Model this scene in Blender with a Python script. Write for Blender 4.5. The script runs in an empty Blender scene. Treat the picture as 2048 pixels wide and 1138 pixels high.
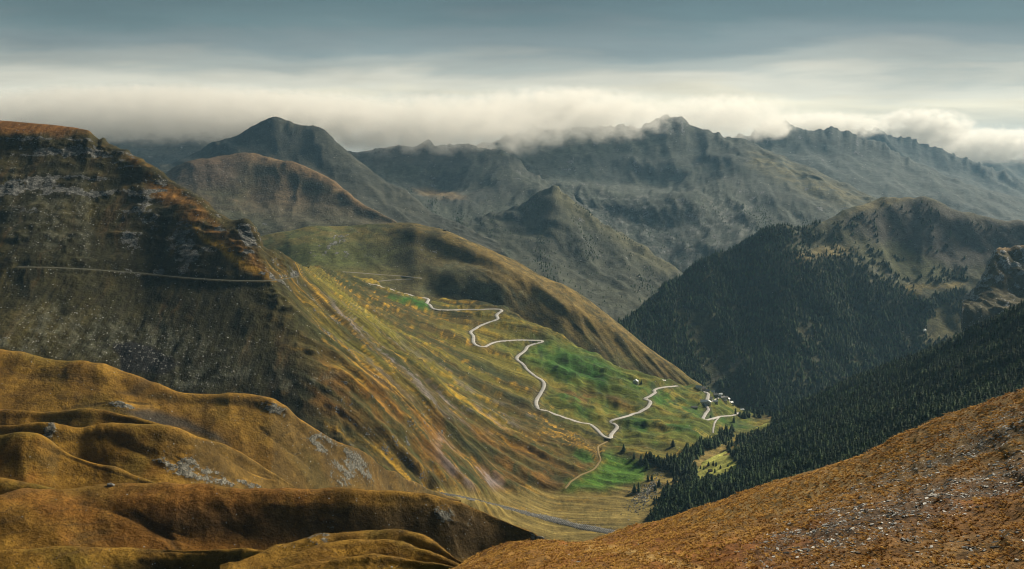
import bpy, math, random
import numpy as np

R = math.radians
random.seed(7)
rng = np.random.default_rng(7)

# ------------------------------------------------------------------ camera
F_PX = 1967.0                 # focal length in photo pixels (2048 wide)
PITCH = R(7.8)
SP, CP = math.sin(PITCH), math.cos(PITCH)
scene = bpy.context.scene
col_main = scene.collection
cam_d = bpy.data.cameras.new('camera')
cam_d.sensor_width = 36.0
cam_d.lens = 36.0 * F_PX / 2048.0
cam_d.clip_start = 1.0
cam_d.clip_end = 90000.0
cam = bpy.data.objects.new('camera', cam_d)
cam.rotation_euler = (math.pi / 2 - PITCH, 0, 0)
col_main.objects.link(cam)
scene.camera = cam

# ------------------------------------------------------------------ sun + sky
SUN_AZ, SUN_EL = R(46), R(27)     # azimuth to the right of the view direction (+Y)
sun_d = bpy.data.lights.new('sun', 'SUN')
sun_d.energy = 5.0
sun_d.angle = R(13)
sun_d.color = (1.0, 0.885, 0.69)
sun = bpy.data.objects.new('sun', sun_d)
from mathutils import Vector
sdir = Vector((math.sin(SUN_AZ) * math.cos(SUN_EL), math.cos(SUN_AZ) * math.cos(SUN_EL), math.sin(SUN_EL)))
sun.rotation_euler = sdir.to_track_quat('Z', 'Y').to_euler()
col_main.objects.link(sun)

world = bpy.data.worlds.new('World')
scene.world = world
world.use_nodes = True
wn, wl = world.node_tree.nodes, world.node_tree.links
wn.clear()


def N(nodes, kind, **kw):
    n = nodes.new(kind)
    for k, v in kw.items():
        if k.startswith('i_'):
            key = k[2:]
            n.inputs[int(key) if key.isdigit() else key].default_value = v
        else:
            setattr(n, k, v)
    return n


def ramp(nodes, stops, interp='LINEAR'):
    n = nodes.new('ShaderNodeValToRGB')
    cr = n.color_ramp
    cr.interpolation = interp
    while len(cr.elements) < len(stops):
        cr.elements.new(0.5)
    for e, (p, c) in zip(cr.elements, stops):
        e.position = p
        e.color = c if len(c) == 4 else (*c, 1)
    return n


def build_world():
    out = N(wn, 'ShaderNodeOutputWorld')
    bg = N(wn, 'ShaderNodeBackground')
    bg.inputs['Strength'].default_value = 0.1
    sky = N(wn, 'ShaderNodeTexSky', sky_type='NISHITA', sun_disc=False,
            sun_elevation=SUN_EL, sun_rotation=SUN_AZ, altitude=2400)
    tc = N(wn, 'ShaderNodeTexCoord')
    sep = N(wn, 'ShaderNodeSeparateXYZ')
    wl.new(tc.outputs['Generated'], sep.inputs[0])
    # cloud-deck coordinates: direction projected on a flat layer overhead
    mx = N(wn, 'ShaderNodeMath', operation='MAXIMUM', i_1=0.0)
    wl.new(sep.outputs['Z'], mx.inputs[0])
    ad = N(wn, 'ShaderNodeMath', operation='ADD', i_1=0.10)
    wl.new(mx.outputs[0], ad.inputs[0])
    dx = N(wn, 'ShaderNodeMath', operation='DIVIDE')
    dy = N(wn, 'ShaderNodeMath', operation='DIVIDE')
    wl.new(sep.outputs['X'], dx.inputs[0]); wl.new(ad.outputs[0], dx.inputs[1])
    wl.new(sep.outputs['Y'], dy.inputs[0]); wl.new(ad.outputs[0], dy.inputs[1])
    cb = N(wn, 'ShaderNodeCombineXYZ')
    wl.new(dx.outputs[0], cb.inputs[0]); wl.new(dy.outputs[0], cb.inputs[1])
    n1 = N(wn, 'ShaderNodeTexNoise', i_Scale=0.55, i_Detail=5.0, i_Roughness=0.5, i_Distortion=0.3)
    wl.new(cb.outputs[0], n1.inputs['Vector'])
    n2 = N(wn, 'ShaderNodeTexNoise', i_Scale=1.6, i_Detail=6.0, i_Roughness=0.55)
    mp = N(wn, 'ShaderNodeMapping')
    mp.inputs['Location'].default_value = (3.1, 1.7, 0.4)
    mp.inputs['Scale'].default_value = (0.6, 1.0, 1.0)
    wl.new(cb.outputs[0], mp.inputs[0]); wl.new(mp.outputs[0], n2.inputs['Vector'])
    # elevation of the lower edge of the deck wobbles with the clouds
    s1 = N(wn, 'ShaderNodeMath', operation='SUBTRACT', i_1=0.5); wl.new(n1.outputs['Fac'], s1.inputs[0])
    m1 = N(wn, 'ShaderNodeMath', operation='MULTIPLY_ADD', i_1=0.085)
    wl.new(s1.outputs[0], m1.inputs[0]); wl.new(sep.outputs['Z'], m1.inputs[2])
    s2 = N(wn, 'ShaderNodeMath', operation='SUBTRACT', i_1=0.5); wl.new(n2.outputs['Fac'], s2.inputs[0])
    m2 = N(wn, 'ShaderNodeMath', operation='MULTIPLY_ADD', i_1=0.05)
    wl.new(s2.outputs[0], m2.inputs[0]); wl.new(m1.outputs[0], m2.inputs[2])
    mr = N(wn, 'ShaderNodeMapRange')
    mr.inputs['From Min'].default_value = -0.05
    mr.inputs['From Max'].default_value = 0.35
    wl.new(m2.outputs[0], mr.inputs['Value'])

    def p(z):
        return (z + 0.05) / 0.40
    rp = ramp(wn, [(0.0, (.42, .38, .32)), (p(.015), (.62, .545, .40)), (p(.042), (.68, .60, .43)),
                   (p(.062), (.53, .49, .385)), (p(.085), (.27, .275, .235)), (p(.105), (.138, .164, .155)),
                   (p(.13), (.072, .108, .105)), (p(.16), (.046, .083, .084)), (p(.30), (.040, .070, .073))],
              'EASE')
    wl.new(mr.outputs[0], rp.inputs[0])
    # mottling of the deck
    mo = N(wn, 'ShaderNodeMapRange')
    mo.inputs['From Min'].default_value = 0.25; mo.inputs['From Max'].default_value = 0.75
    mo.inputs['To Min'].default_value = 0.74; mo.inputs['To Max'].default_value = 1.30
    wl.new(n2.outputs['Fac'], mo.inputs['Value'])
    # the clear strip under the deck lies ahead, towards the sun; the unseen sky behind is dimmed to deepen shade
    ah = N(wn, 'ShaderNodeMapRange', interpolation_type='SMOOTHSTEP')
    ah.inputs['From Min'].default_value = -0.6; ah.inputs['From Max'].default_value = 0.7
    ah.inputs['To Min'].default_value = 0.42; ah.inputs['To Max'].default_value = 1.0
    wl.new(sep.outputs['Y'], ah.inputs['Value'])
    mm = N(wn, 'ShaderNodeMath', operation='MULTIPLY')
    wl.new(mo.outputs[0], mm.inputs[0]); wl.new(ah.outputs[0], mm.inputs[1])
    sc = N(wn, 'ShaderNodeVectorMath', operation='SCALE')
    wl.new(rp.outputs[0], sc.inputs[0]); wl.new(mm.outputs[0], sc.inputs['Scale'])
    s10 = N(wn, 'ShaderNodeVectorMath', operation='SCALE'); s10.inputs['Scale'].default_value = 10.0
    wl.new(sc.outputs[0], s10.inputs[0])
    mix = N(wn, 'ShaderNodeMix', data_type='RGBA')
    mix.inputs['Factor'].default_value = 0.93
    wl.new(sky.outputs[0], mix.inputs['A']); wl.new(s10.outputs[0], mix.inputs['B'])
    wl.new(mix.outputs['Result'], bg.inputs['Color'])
    wl.new(bg.outputs[0], out.inputs[0])


build_world()
vs = scene.view_settings
vs.view_transform = 'Standard'
vs.look = 'None'
vs.exposure = 0.58
vs.gamma = 1.0
vs.use_curve_mapping = False
cy = scene.cycles
cy.use_denoising = True
cy.denoising_prefilter = 'ACCURATE'
cy.filter_width = 1.1
cy.max_bounces = 6
cy.diffuse_bounces = 2
cy.glossy_bounces = 1
cy.transparent_max_bounces = 4
cy.volume_bounces = 4

# ------------------------------------------------------------------ numpy noise
_pr = np.random.default_rng(11)
PERM = np.concatenate([_pr.permutation(256)] * 3).astype(np.int32)
_ang = np.arange(256) * (2 * np.pi / 256) * 37.0
GX, GY = np.cos(_ang).astype(np.float32), np.sin(_ang).astype(np.float32)


def pn(x, y, seed=0):
    x = np.asarray(x, np.float64) + seed * 17.31
    y = np.asarray(y, np.float64) - seed * 9.77
    xi = np.floor(x); yi = np.floor(y)
    xf = (x - xi).astype(np.float32); yf = (y - yi).astype(np.float32)
    xi = xi.astype(np.int64) & 255; yi = yi.astype(np.int64) & 255
    u = xf * xf * xf * (xf * (xf * 6 - 15) + 10); v = yf * yf * yf * (yf * (yf * 6 - 15) + 10)

    def g(ix, iy, ax, ay):
        h = PERM[PERM[ix] + iy]
        return GX[h] * ax + GY[h] * ay
    a = g(xi, yi, xf, yf); b = g(xi + 1, yi, xf - 1, yf)
    c = g(xi, yi + 1, xf, yf - 1); d = g(xi + 1, yi + 1, xf - 1, yf - 1)
    return (a + u * (b - a) + v * ((c + u * (d - c)) - (a + u * (b - a)))) * 1.5


def fbm(x, y, octv=4, seed=0, gain=0.5, lac=2.03):
    s = 0; a = 1; t = 0
    for i in range(octv):
        s = s + a * pn(x, y, seed + i * 3); t += a
        x = x * lac; y = y * lac; a *= gain
    return s / t


def ridged(x, y, octv=4, seed=0, gain=0.5, lac=2.07):
    s = 0; a = 1; t = 0; w = 1
    for i in range(octv):
        n = 1 - np.abs(pn(x, y, seed + i * 5)); n = n * n
        s = s + a * n * w; t += a
        w = np.clip(n * 1.4, 0, 1)
        x = x * lac; y = y * lac; a *= gain
    return s / t


def sst(a, b, x):
    t = np.clip((x - a) / (b - a), 0, 1)
    return t * t * (3 - 2 * t)


def mixc(c, c2, m):
    return c + (np.asarray(c2, np.float64) - c) * np.asarray(m)[..., None]


def ell(px, py, cx, cy, rx, ry, ang=0.0, soft=0.4):
    ca, sa = math.cos(R(ang)), math.sin(R(ang))
    dx, dy = px - cx, py - cy
    u = (dx * ca + dy * sa) / rx; v = (-dx * sa + dy * ca) / ry
    return 1 - sst(1 - soft, 1 + soft, np.sqrt(u * u + v * v))


def pldist(px, py, pts):
    d = np.full(np.shape(px), 1e9)
    for (x0, y0), (x1, y1) in zip(pts[:-1], pts[1:]):
        ex, ey = x1 - x0, y1 - y0
        t = np.clip(((px - x0) * ex + (py - y0) * ey) / (ex * ex + ey * ey + 1e-9), 0, 1)
        d = np.minimum(d, np.hypot(px - x0 - t * ex, py - y0 - t * ey))
    return d


def pmask(px, py, poly, soft=6.0):
    ins = np.zeros(np.shape(px), bool)
    n = len(poly)
    for i in range(n):
        x0, y0 = poly[i]; x1, y1 = poly[(i + 1) % n]
        if y0 == y1:
            continue
        c = ((y0 > py) != (y1 > py)) & (px < (x1 - x0) * (py - y0) / (y1 - y0) + x0)
        ins ^= c
    d = pldist(px, py, list(poly) + [poly[0]])
    sd = np.where(ins, d, -d)
    return sst(-soft, soft, sd)


# ------------------------------------------------------------------ pixel <-> place
def zslope(py):
    yc = (569.0 - py) / F_PX
    return (-SP + CP * yc) / (CP + SP * yc)


def py_of(D, Z):
    # inverse of zslope
    m = Z / D
    yc = (m * CP + SP) / (CP - m * SP)
    return 569.0 - yc * F_PX


def world(px, py, D):
    yc = (569.0 - py) / F_PX
    dy = CP + SP * yc
    return np.stack([(px - 1024.0) / F_PX / dy * D, D + 0 * px, zslope(py) * D], -1)


def project(P):
    x, y, z = P[..., 0], P[..., 1], P[..., 2]
    dep = y * CP - z * SP
    up = y * SP + z * CP
    return 1024 + F_PX * x / dep, 569 - F_PX * up / dep


def pchip_rows(K, V, q):
    """K knots (n,), V values (n,cols), q query (m,) -> (m,cols); monotone cubic"""
    n = len(K)
    h = np.diff(K)[:, None]
    dl = np.diff(V, axis=0) / h
    m = np.zeros_like(V)
    if n == 2:
        m[0] = dl[0]; m[1] = dl[0]
    else:
        w1 = 2 * h[1:] + h[:-1]; w2 = h[1:] + 2 * h[:-1]
        same = (np.sign(dl[:-1]) * np.sign(dl[1:])) > 0
        with np.errstate(divide='ignore', invalid='ignore'):
            hm = (w1 + w2) / (w1 / dl[:-1] + w2 / dl[1:])
        m[1:-1] = np.where(same, hm, 0)
        m[0] = dl[0]; m[-1] = dl[-1]
    i = np.clip(np.searchsorted(K, q, 'right') - 1, 0, n - 2)
    hh = (K[i + 1] - K[i])[:, None]
    t = ((q - K[i])[:, None]) / hh
    t2, t3 = t * t, t * t * t
    return ((2 * t3 - 3 * t2 + 1) * V[i] + (t3 - 2 * t2 + t) * hh * m[i]
            + (-2 * t3 + 3 * t2) * V[i + 1] + (t3 - t2) * hh * m[i + 1])


def gsm(a, s):
    if s < 0.3:
        return a
    r = int(math.ceil(3 * s))
    k = np.exp(-0.5 * (np.arange(-r, r + 1) / s) ** 2); k /= k.sum()
    return np.convolve(np.pad(a, r, 'edge'), k, 'valid')


CUR = {}


class Land:
    """a landform: lofted through contour lines, then roughened"""
    pass


def normals(P):
    du = np.gradient(P, axis=1); dv = np.gradient(P, axis=0)
    n = np.cross(du, dv)
    n /= np.linalg.norm(n, axis=-1, keepdims=True) + 1e-12
    n[n[..., 2] < 0] *= -1
    return n


def loft(name, curves, x0, x1, step=3.0, rowpx=3.0, front=(60, 60), backs=((150, 120), (300, 300)),
         sm=10.0, smtop=3.0, disp=None, maxm=None, ang=False):
    L = Land(); L.name = name
    cols = np.arange(x0, x1 + step, step)
    py_k, d_k = [], []
    for i, c in enumerate(curves):
        c = np.array(c, float)
        s = (smtop if i == len(curves) - 1 else sm) / step
        py_k.append(gsm(np.interp(cols, c[:, 0], c[:, 1]), s))
        d_k.append(gsm(np.interp(cols, c[:, 0], c[:, 2]), max(s, 4.0)))
    # keep curves ordered; with ang, lower curves carry the fall towards the camera in degrees
    for i in range(len(py_k) - 2, -1, -1):
        py_k[i] = np.maximum(py_k[i], py_k[i + 1] + 0.8)
        if ang:
            ta = np.tan(np.radians(d_k[i]))
            zu = zslope(py_k[i + 1]) * d_k[i + 1]
            d_k[i] = (zu - d_k[i + 1] * ta) / (zslope(py_k[i]) - ta)
        d_k[i] = np.minimum(d_k[i], d_k[i + 1] - (0.2 if ang else 2.0))
    nfront = 0
    if front:
        D = d_k[0] - front[0]; Z = zslope(py_k[0]) * d_k[0] - front[1]
        py_k.insert(0, py_of(D, Z)); d_k.insert(0, D); nfront = 1
    top = len(py_k) - 1
    Dr, Zr = d_k[top], zslope(py_k[top]) * d_k[top]
    for dd, dz in backs:
        D = Dr + dd; Z = Zr - dz
        py_k.append(py_of(D, Z)); d_k.append(D)
    py_k, d_k = np.array(py_k), np.array(d_k)
    K = [0.0]; q = []
    for i in range(len(py_k) - 1):
        dpx = float(np.mean(np.abs(py_k[i + 1] - py_k[i])))
        K.append(K[-1] + max(dpx, 4.0))
        if i < nfront:
            nr = 4
        elif i < top:
            nr = max(4, int(math.ceil(dpx / rowpx)))
            if maxm:
                nr = max(nr, int(math.ceil(float(np.mean(d_k[i + 1] - d_k[i])) / maxm)))
        else:
            nr = 8
        q.append(K[i] + (K[i + 1] - K[i]) * np.arange(nr) / nr)
        if i == top - 1:
            L.ridge = sum(len(a) for a in q)
    q = np.concatenate(q + [[K[-1]]])
    K = np.array(K)
    py = pchip_rows(K, py_k, q)
    D = np.exp(pchip_rows(K, np.log(d_k), q))
    px = np.broadcast_to(cols, py.shape)
    P = world(px, py, D)
    L.front = 4 if nfront else 0
    CUR['ridge'] = L.ridge
    if disp is not None:
        Nn = normals(P)
        d = disp(P[..., 0], P[..., 1], P[..., 2], px, py, Nn)
        P = P + Nn * d[..., None]
    L.P = P
    L.refresh = lambda L=L: _refresh(L)
    _refresh(L)
    return L


def _refresh(L):
    L.N = normals(L.P)
    L.px, L.py = project(L.P)
    L.X, L.Y, L.Z = L.P[..., 0], L.P[..., 1], L.P[..., 2]


def grid_mesh(name, P, rgba):
    nr, nc = P.shape[:2]
    me = bpy.data.meshes.new(name)
    nv = nr * nc
    idx = np.arange(nv).reshape(nr, nc)
    quads = np.stack([idx[:-1, :-1], idx[:-1, 1:], idx[1:, 1:], idx[1:, :-1]], -1).reshape(-1, 4)
    nf = len(quads)
    me.vertices.add(nv); me.loops.add(nf * 4); me.polygons.add(nf)
    me.vertices.foreach_set('co', P.reshape(-1).astype(np.float32))
    me.loops.foreach_set('vertex_index', quads.reshape(-1).astype(np.int32))
    me.polygons.foreach_set('loop_start', (np.arange(nf) * 4).astype(np.int32))
    me.polygons.foreach_set('use_smooth', np.ones(nf, bool))
    if rgba is not None:
        at = me.color_attributes.new('col', 'FLOAT_COLOR', 'POINT')
        at.data.foreach_set('color', rgba.reshape(-1).astype(np.float32))
    me.update(calc_edges=True)
    return me


# ------------------------------------------------------------------ materials
def terrain_mat(name, s, bump=0.5, var=0.45, spk=(0.34, 0.34, 0.32), spk_scale=1.0, rough=0.95, rock=(.165, .158, .135),
                aniso=None, patch=0.35, strat=1.6):
    """ground cover from the vertex colours, broken up by grain, patches, bare rock and loose stones;
    s = size in metres of the finest visible grain"""
    m = bpy.data.materials.new(name); m.use_nodes = True
    nd, lk = m.node_tree.nodes, m.node_tree.links
    bs = nd['Principled BSDF']
    bs.inputs['Roughness'].default_value = rough
    bs.inputs['Specular IOR Level'].default_value = 0.10
    at = N(nd, 'ShaderNodeAttribute', attribute_name='col')
    rk = N(nd, 'ShaderNodeAttribute', attribute_name='rk')
    ge = N(nd, 'ShaderNodeNewGeometry')

    def rng_map(src, f0, f1, t0, t1, smooth=False):
        q = N(nd, 'ShaderNodeMapRange')
        if smooth:
            q.interpolation_type = 'SMOOTHSTEP'
        q.inputs['From Min'].default_value = f0; q.inputs['From Max'].default_value = f1
        q.inputs['To Min'].default_value = t0; q.inputs['To Max'].default_value = t1
        lk.new(src, q.inputs['Value'])
        return q.outputs[0]

    def noise(sx, sy, sz, det, rgh, off=0.0):
        mp = N(nd, 'ShaderNodeMapping')
        mp.inputs['Scale'].default_value = (sx, sy, sz); mp.inputs['Location'].default_value = (off, off * .7, -off)
        lk.new(ge.outputs['Position'], mp.inputs[0])
        q = N(nd, 'ShaderNodeTexNoise', i_Scale=1.0, i_Detail=det, i_Roughness=rgh)
        lk.new(mp.outputs[0], q.inputs['Vector'])
        return q.outputs['Fac']

    def math2(op, x, y):
        q = N(nd, 'ShaderNodeMath', operation=op)
        for i, v in enumerate((x, y)):
            if isinstance(v, (int, float)):
                q.inputs[i].default_value = v
            else:
                lk.new(v, q.inputs[i])
        return q.outputs[0]
    k = 1.0 / (5 * s)
    n1 = noise(k, k, k, 5.0, .7)
    fac = rng_map(n1, .3, .7, 1 - var, 1 + var)
    if aniso:
        na = noise(aniso[0] / s, aniso[1] / s, aniso[2] / s, 5.0, .65, 3.3)
        nb = noise(.14 / s, .03 / s, .04 / s, 6.0, .7, 6.3)
        fl = N(nd, 'ShaderNodeAttribute', attribute_name='fl')
        mf = N(nd, 'ShaderNodeMix', data_type='FLOAT')
        lk.new(fl.outputs['Fac'], mf.inputs['Factor']); lk.new(nb, mf.inputs['A']); lk.new(na, mf.inputs['B'])
        na = mf.outputs['Result']
        fac = math2('MULTIPLY', fac, rng_map(na, .32, .68, .5, 1.5))
    if patch:
        npz = noise(k * .3, k * .3, k * .45, 7.0, .68, 7.7)
        fac = math2('MULTIPLY', fac, rng_map(npz, .50, .58, 1.0, 1 - patch, True))
        npy = noise(k * .22, k * .22, k * .3, 6.0, .68, 17.7)
        fac = math2('MULTIPLY', fac, rng_map(npy, .52, .60, 1.0, 1 + patch * .8, True))
    sc = N(nd, 'ShaderNodeVectorMath', operation='SCALE')
    lk.new(at.outputs['Color'], sc.inputs[0]); lk.new(fac, sc.inputs['Scale'])
    # bare rock: broken outline, bedded grain, cracks
    nr = noise(k * .75, k * .75, k * .75 * strat, 8.0, .68, 1.9)
    f_rock = rng_map(math2('ADD', rk.outputs['Fac'], rng_map(nr, .25, .75, -.62, .62)), .44, .58, 0, 1, True)
    f_rock = math2('MULTIPLY', f_rock, rng_map(rk.outputs['Fac'], .0, .12, 0, 1))
    nr2 = noise(k * 1.1, k * 1.1, k * 1.1 * strat, 7.0, .72, 5.1)
    rp = ramp(nd, [(.30, tuple(c * .30 for c in rock)), (.46, tuple(c * .8 for c in rock)), (.58, tuple(c * 1.5 for c in rock)), (.72, tuple(c * 2.4 for c in rock))])
    lk.new(nr2, rp.inputs[0])
    mpv = N(nd, 'ShaderNodeMapping'); mpv.inputs['Scale'].default_value = (k * .8, k * .8, k * .8 * strat)
    lk.new(ge.outputs['Position'], mpv.inputs[0])
    vc = N(nd, 'ShaderNodeTexVoronoi', feature='DISTANCE_TO_EDGE'); vc.inputs['Scale'].default_value = 1.0
    lk.new(mpv.outputs[0], vc.inputs['Vector'])
    crack = rng_map(vc.outputs['Distance'], .0, .14, .45, 1.0)
    rcs = N(nd, 'ShaderNodeVectorMath', operation='SCALE')
    lk.new(rp.outputs[0], rcs.inputs[0]); lk.new(crack, rcs.inputs['Scale'])
    mr0 = N(nd, 'ShaderNodeMix', data_type='RGBA')
    lk.new(f_rock, mr0.inputs['Factor']); lk.new(sc.outputs[0], mr0.inputs['A']); lk.new(rcs.outputs[0], mr0.inputs['B'])
    # loose stones: voronoi cells picked at random
    vo = N(nd, 'ShaderNodeTexVoronoi', i_Scale=1.0 / (2.0 * s * spk_scale))
    lk.new(ge.outputs['Position'], vo.inputs['Vector'])
    sepc = N(nd, 'ShaderNodeSeparateColor'); lk.new(vo.outputs['Color'], sepc.inputs[0])
    th = math2('LESS_THAN', sepc.outputs[0], at.outputs['Alpha'])
    ds = math2('LESS_THAN', vo.outputs['Distance'], rng_map(sepc.outputs[2], 0, 1, .08, .46))
    mu = math2('MULTIPLY', th, ds)
    scol = N(nd, 'ShaderNodeVectorMath', operation='SCALE'); scol.inputs[0].default_value = spk
    lk.new(rng_map(sepc.outputs[1], 0, 1, .25, 1.15), scol.inputs['Scale'])
    mx = N(nd, 'ShaderNodeMix', data_type='RGBA')
    lk.new(mu, mx.inputs['Factor']); lk.new(mr0.outputs['Result'], mx.inputs['A']); lk.new(scol.outputs[0], mx.inputs['B'])
    lk.new(mx.outputs['Result'], bs.inputs['Base Color'])
    n2 = noise(k * 1.6, k * 1.6, k * 1.6, 4.0, .65, 2.2)
    h = math2('ADD', n2, math2('MULTIPLY', mu, .5))
    h = math2('ADD', h, math2('MULTIPLY', math2('MULTIPLY', f_rock, nr2), 2.2))
    h = math2('ADD', h, math2('MULTIPLY', math2('MULTIPLY', f_rock, crack), .35))
    if aniso:
        h = math2('ADD', h, math2('MULTIPLY', na, 1.3))
    bp = N(nd, 'ShaderNodeBump'); bp.inputs['Strength'].default_value = bump
    bp.inputs['Distance'].default_value = 2.8 * s
    lk.new(h, bp.inputs['Height']); lk.new(bp.outputs[0], bs.inputs['Normal'])
    return m


def plain_mat(name, colr, rough=0.8, var=0.25, scale=1.0, bump=0.0, spec=0.2):
    m = bpy.data.materials.new(name); m.use_nodes = True
    nd, lk = m.node_tree.nodes, m.node_tree.links
    bs = nd['Principled BSDF']
    bs.inputs['Roughness'].default_value = rough
    bs.inputs['Specular IOR Level'].default_value = spec
    tc = N(nd, 'ShaderNodeTexCoord')
    oi = N(nd, 'ShaderNodeObjectInfo')
    ge = N(nd, 'ShaderNodeNewGeometry')
    n1 = N(nd, 'ShaderNodeTexNoise', i_Scale=scale, i_Detail=5.0, i_Roughness=0.65)
    lk.new(ge.outputs['Position'], n1.inputs['Vector'])
    mr = N(nd, 'ShaderNodeMapRange')
    mr.inputs['From Min'].default_value = 0.3; mr.inputs['From Max'].default_value = 0.7
    mr.inputs['To Min'].default_value = 1 - var; mr.inputs['To Max'].default_value = 1 + var
    lk.new(n1.outputs['Fac'], mr.inputs['Value'])
    r2 = N(nd, 'ShaderNodeMapRange')
    r2.inputs['To Min'].default_value = 1 - var; r2.inputs['To Max'].default_value = 1 + var
    lk.new(oi.outputs['Random'], r2.inputs['Value'])
    mm = N(nd, 'ShaderNodeMath', operation='MULTIPLY')
    lk.new(mr.outputs[0], mm.inputs[0]); lk.new(r2.outputs[0], mm.inputs[1])
    sc = N(nd, 'ShaderNodeVectorMath', operation='SCALE'); sc.inputs[0].default_value = colr
    lk.new(mm.outputs[0], sc.inputs['Scale'])
    lk.new(sc.outputs[0], bs.inputs['Base Color'])
    if bump:
        bp = N(nd, 'ShaderNodeBump'); bp.inputs['Strength'].default_value = bump
        bp.inputs['Distance'].default_value = 0.5 / scale
        lk.new(n1.outputs['Fac'], bp.inputs['Height']); lk.new(bp.outputs[0], bs.inputs['Normal'])
    return m


# base colours of the ground covers
STRAW = (.30, .19, .055); OCHRE = (.27, .145, .028); RUST = (.20, .088, .022)
OLIVE = (.115, .092, .026); DKOL = (.055, .050, .019); GREEN = (.075, .115, .022); DKGR = (.035, .062, .018)
ROCK = (.24, .235, .22); LROCK = (.36, .35, .33); DROCK = (.085, .082, .080); SLATE = (.195, .172, .182)
SAGE = (.12, .125, .07); HEATH = (.115, .082, .060)

LANDS = {}


def add_land(L, rgb, spk, mat, rk=None):
    rgba = np.concatenate([np.clip(rgb, 0.004, 0.8), np.clip(spk, 0, 1)[..., None]], -1)
    me = grid_mesh(L.name, L.P, rgba)
    o = bpy.data.objects.new(L.name, me)
    me.materials.append(mat)
    if rk is not None:
        at = me.attributes.new('rk', 'FLOAT', 'POINT')
        at.data.foreach_set('value', np.clip(rk, 0, 1).ravel().astype(np.float32))
    col_main.objects.link(o)
    o['kind'] = 'structure'
    L.obj = o
    LANDS[L.name] = L
    return o


def base_rgb(L, c):
    return np.broadcast_to(np.asarray(c, float), L.P.shape).copy()


# ================================================================== the setting
# ---- the base sheet under everything
def build_ground():
    g = np.linspace(-24000, 24000, 41)
    X, Y = np.meshgrid(g, g)
    P = np.stack([X, Y + 8000, np.full_like(X, -1250.0)], -1)
    rgba = np.concatenate([np.broadcast_to(np.array(DKOL), P.shape), np.zeros(P.shape[:2] + (1,))], -1)
    me = grid_mesh('ground', P, rgba)
    o = bpy.data.objects.new('ground', me); me.materials.append(terrain_mat('ground_soil', 20))
    o['kind'] = 'structure'; col_main.objects.link(o)


build_ground()


# ---- the left mountain with its long flank and the valley floor
def disp_left(X, Y, Z, px, py, Nn):
    fl = sst(520, 720, px)                        # 0 = face to the camera, 1 = flank to the right
    floor = np.clip(sst(960, 1010, py) * sst(900, 1050, px) + sst(1240, 1400, px) * 0.6, 0, 1)
    amp = (1 - 0.85 * floor)
    crest = sst(2, 34, py - py[CUR['ridge']][None, :])
    quiet = np.where(px < 200, .15 + .85 * crest, 1.0)
    wx = fbm(X / 160, Y / 160, 3, 40) * 45
    wf = fbm(X / 60, Y / 60, 3, 44) * 14
    g_face = ridged((X + wx) / 150, (Y + Z) / 700, 4, 3) - .45
    g_flank = ridged((Y + wx) / 110, X / 900, 3, 8) - .45
    g_fine = ridged((Y + .5 * wx + wf) / 38, X / 420, 3, 12) - .45
    d = amp * quiet * (g_face * (1 - fl) * 9 + (g_flank * 17 + g_fine * 7) * fl)
    d += amp * quiet * fbm(X / 210, (Y + .6 * Z) / 210, 5, 21, .42) * (9 + 6 * fl)
    # stepped rock bands across the face
    zone = (1 - fl) * sst(600, 470, py) * quiet
    st = ridged(X / 210 + 3, (Z + wx * .35 + wf * .5) / 30, 4, 31, .6)
    d += zone * 7.5 * st
    rough = sst(-.1, .35, fbm(X / 90, Z / 60, 3, 35))
    d += zone * rough * 5 * (ridged(X / 24, (Z + Y) / 20, 4, 37, .6) - .4)
    # crags down the spur
    cr = sst(510, 560, px) * sst(840, 640, px) * sst(0.05, 0.4, fbm(X / 70, Y / 90, 3, 52))
    d += cr * 9 * (ridged(X / 40, (Y + Z) / 40, 4, 55, .6) - .15)
    # village end: hummocky terraces
    hm = sst(1000, 1120, px) * sst(960, 860, py)
    d += hm * (fbm(X / 55, Y / 70, 3, 61) * 8 + ridged(X / 60, (Z + Y * .2) / 22, 2, 63) * 4)
    d += fbm(X / 22, Y / 22, 3, 71) * (1.5 + 1.1 * fl) * (1 - .6 * floor) * quiet
    return d


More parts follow.
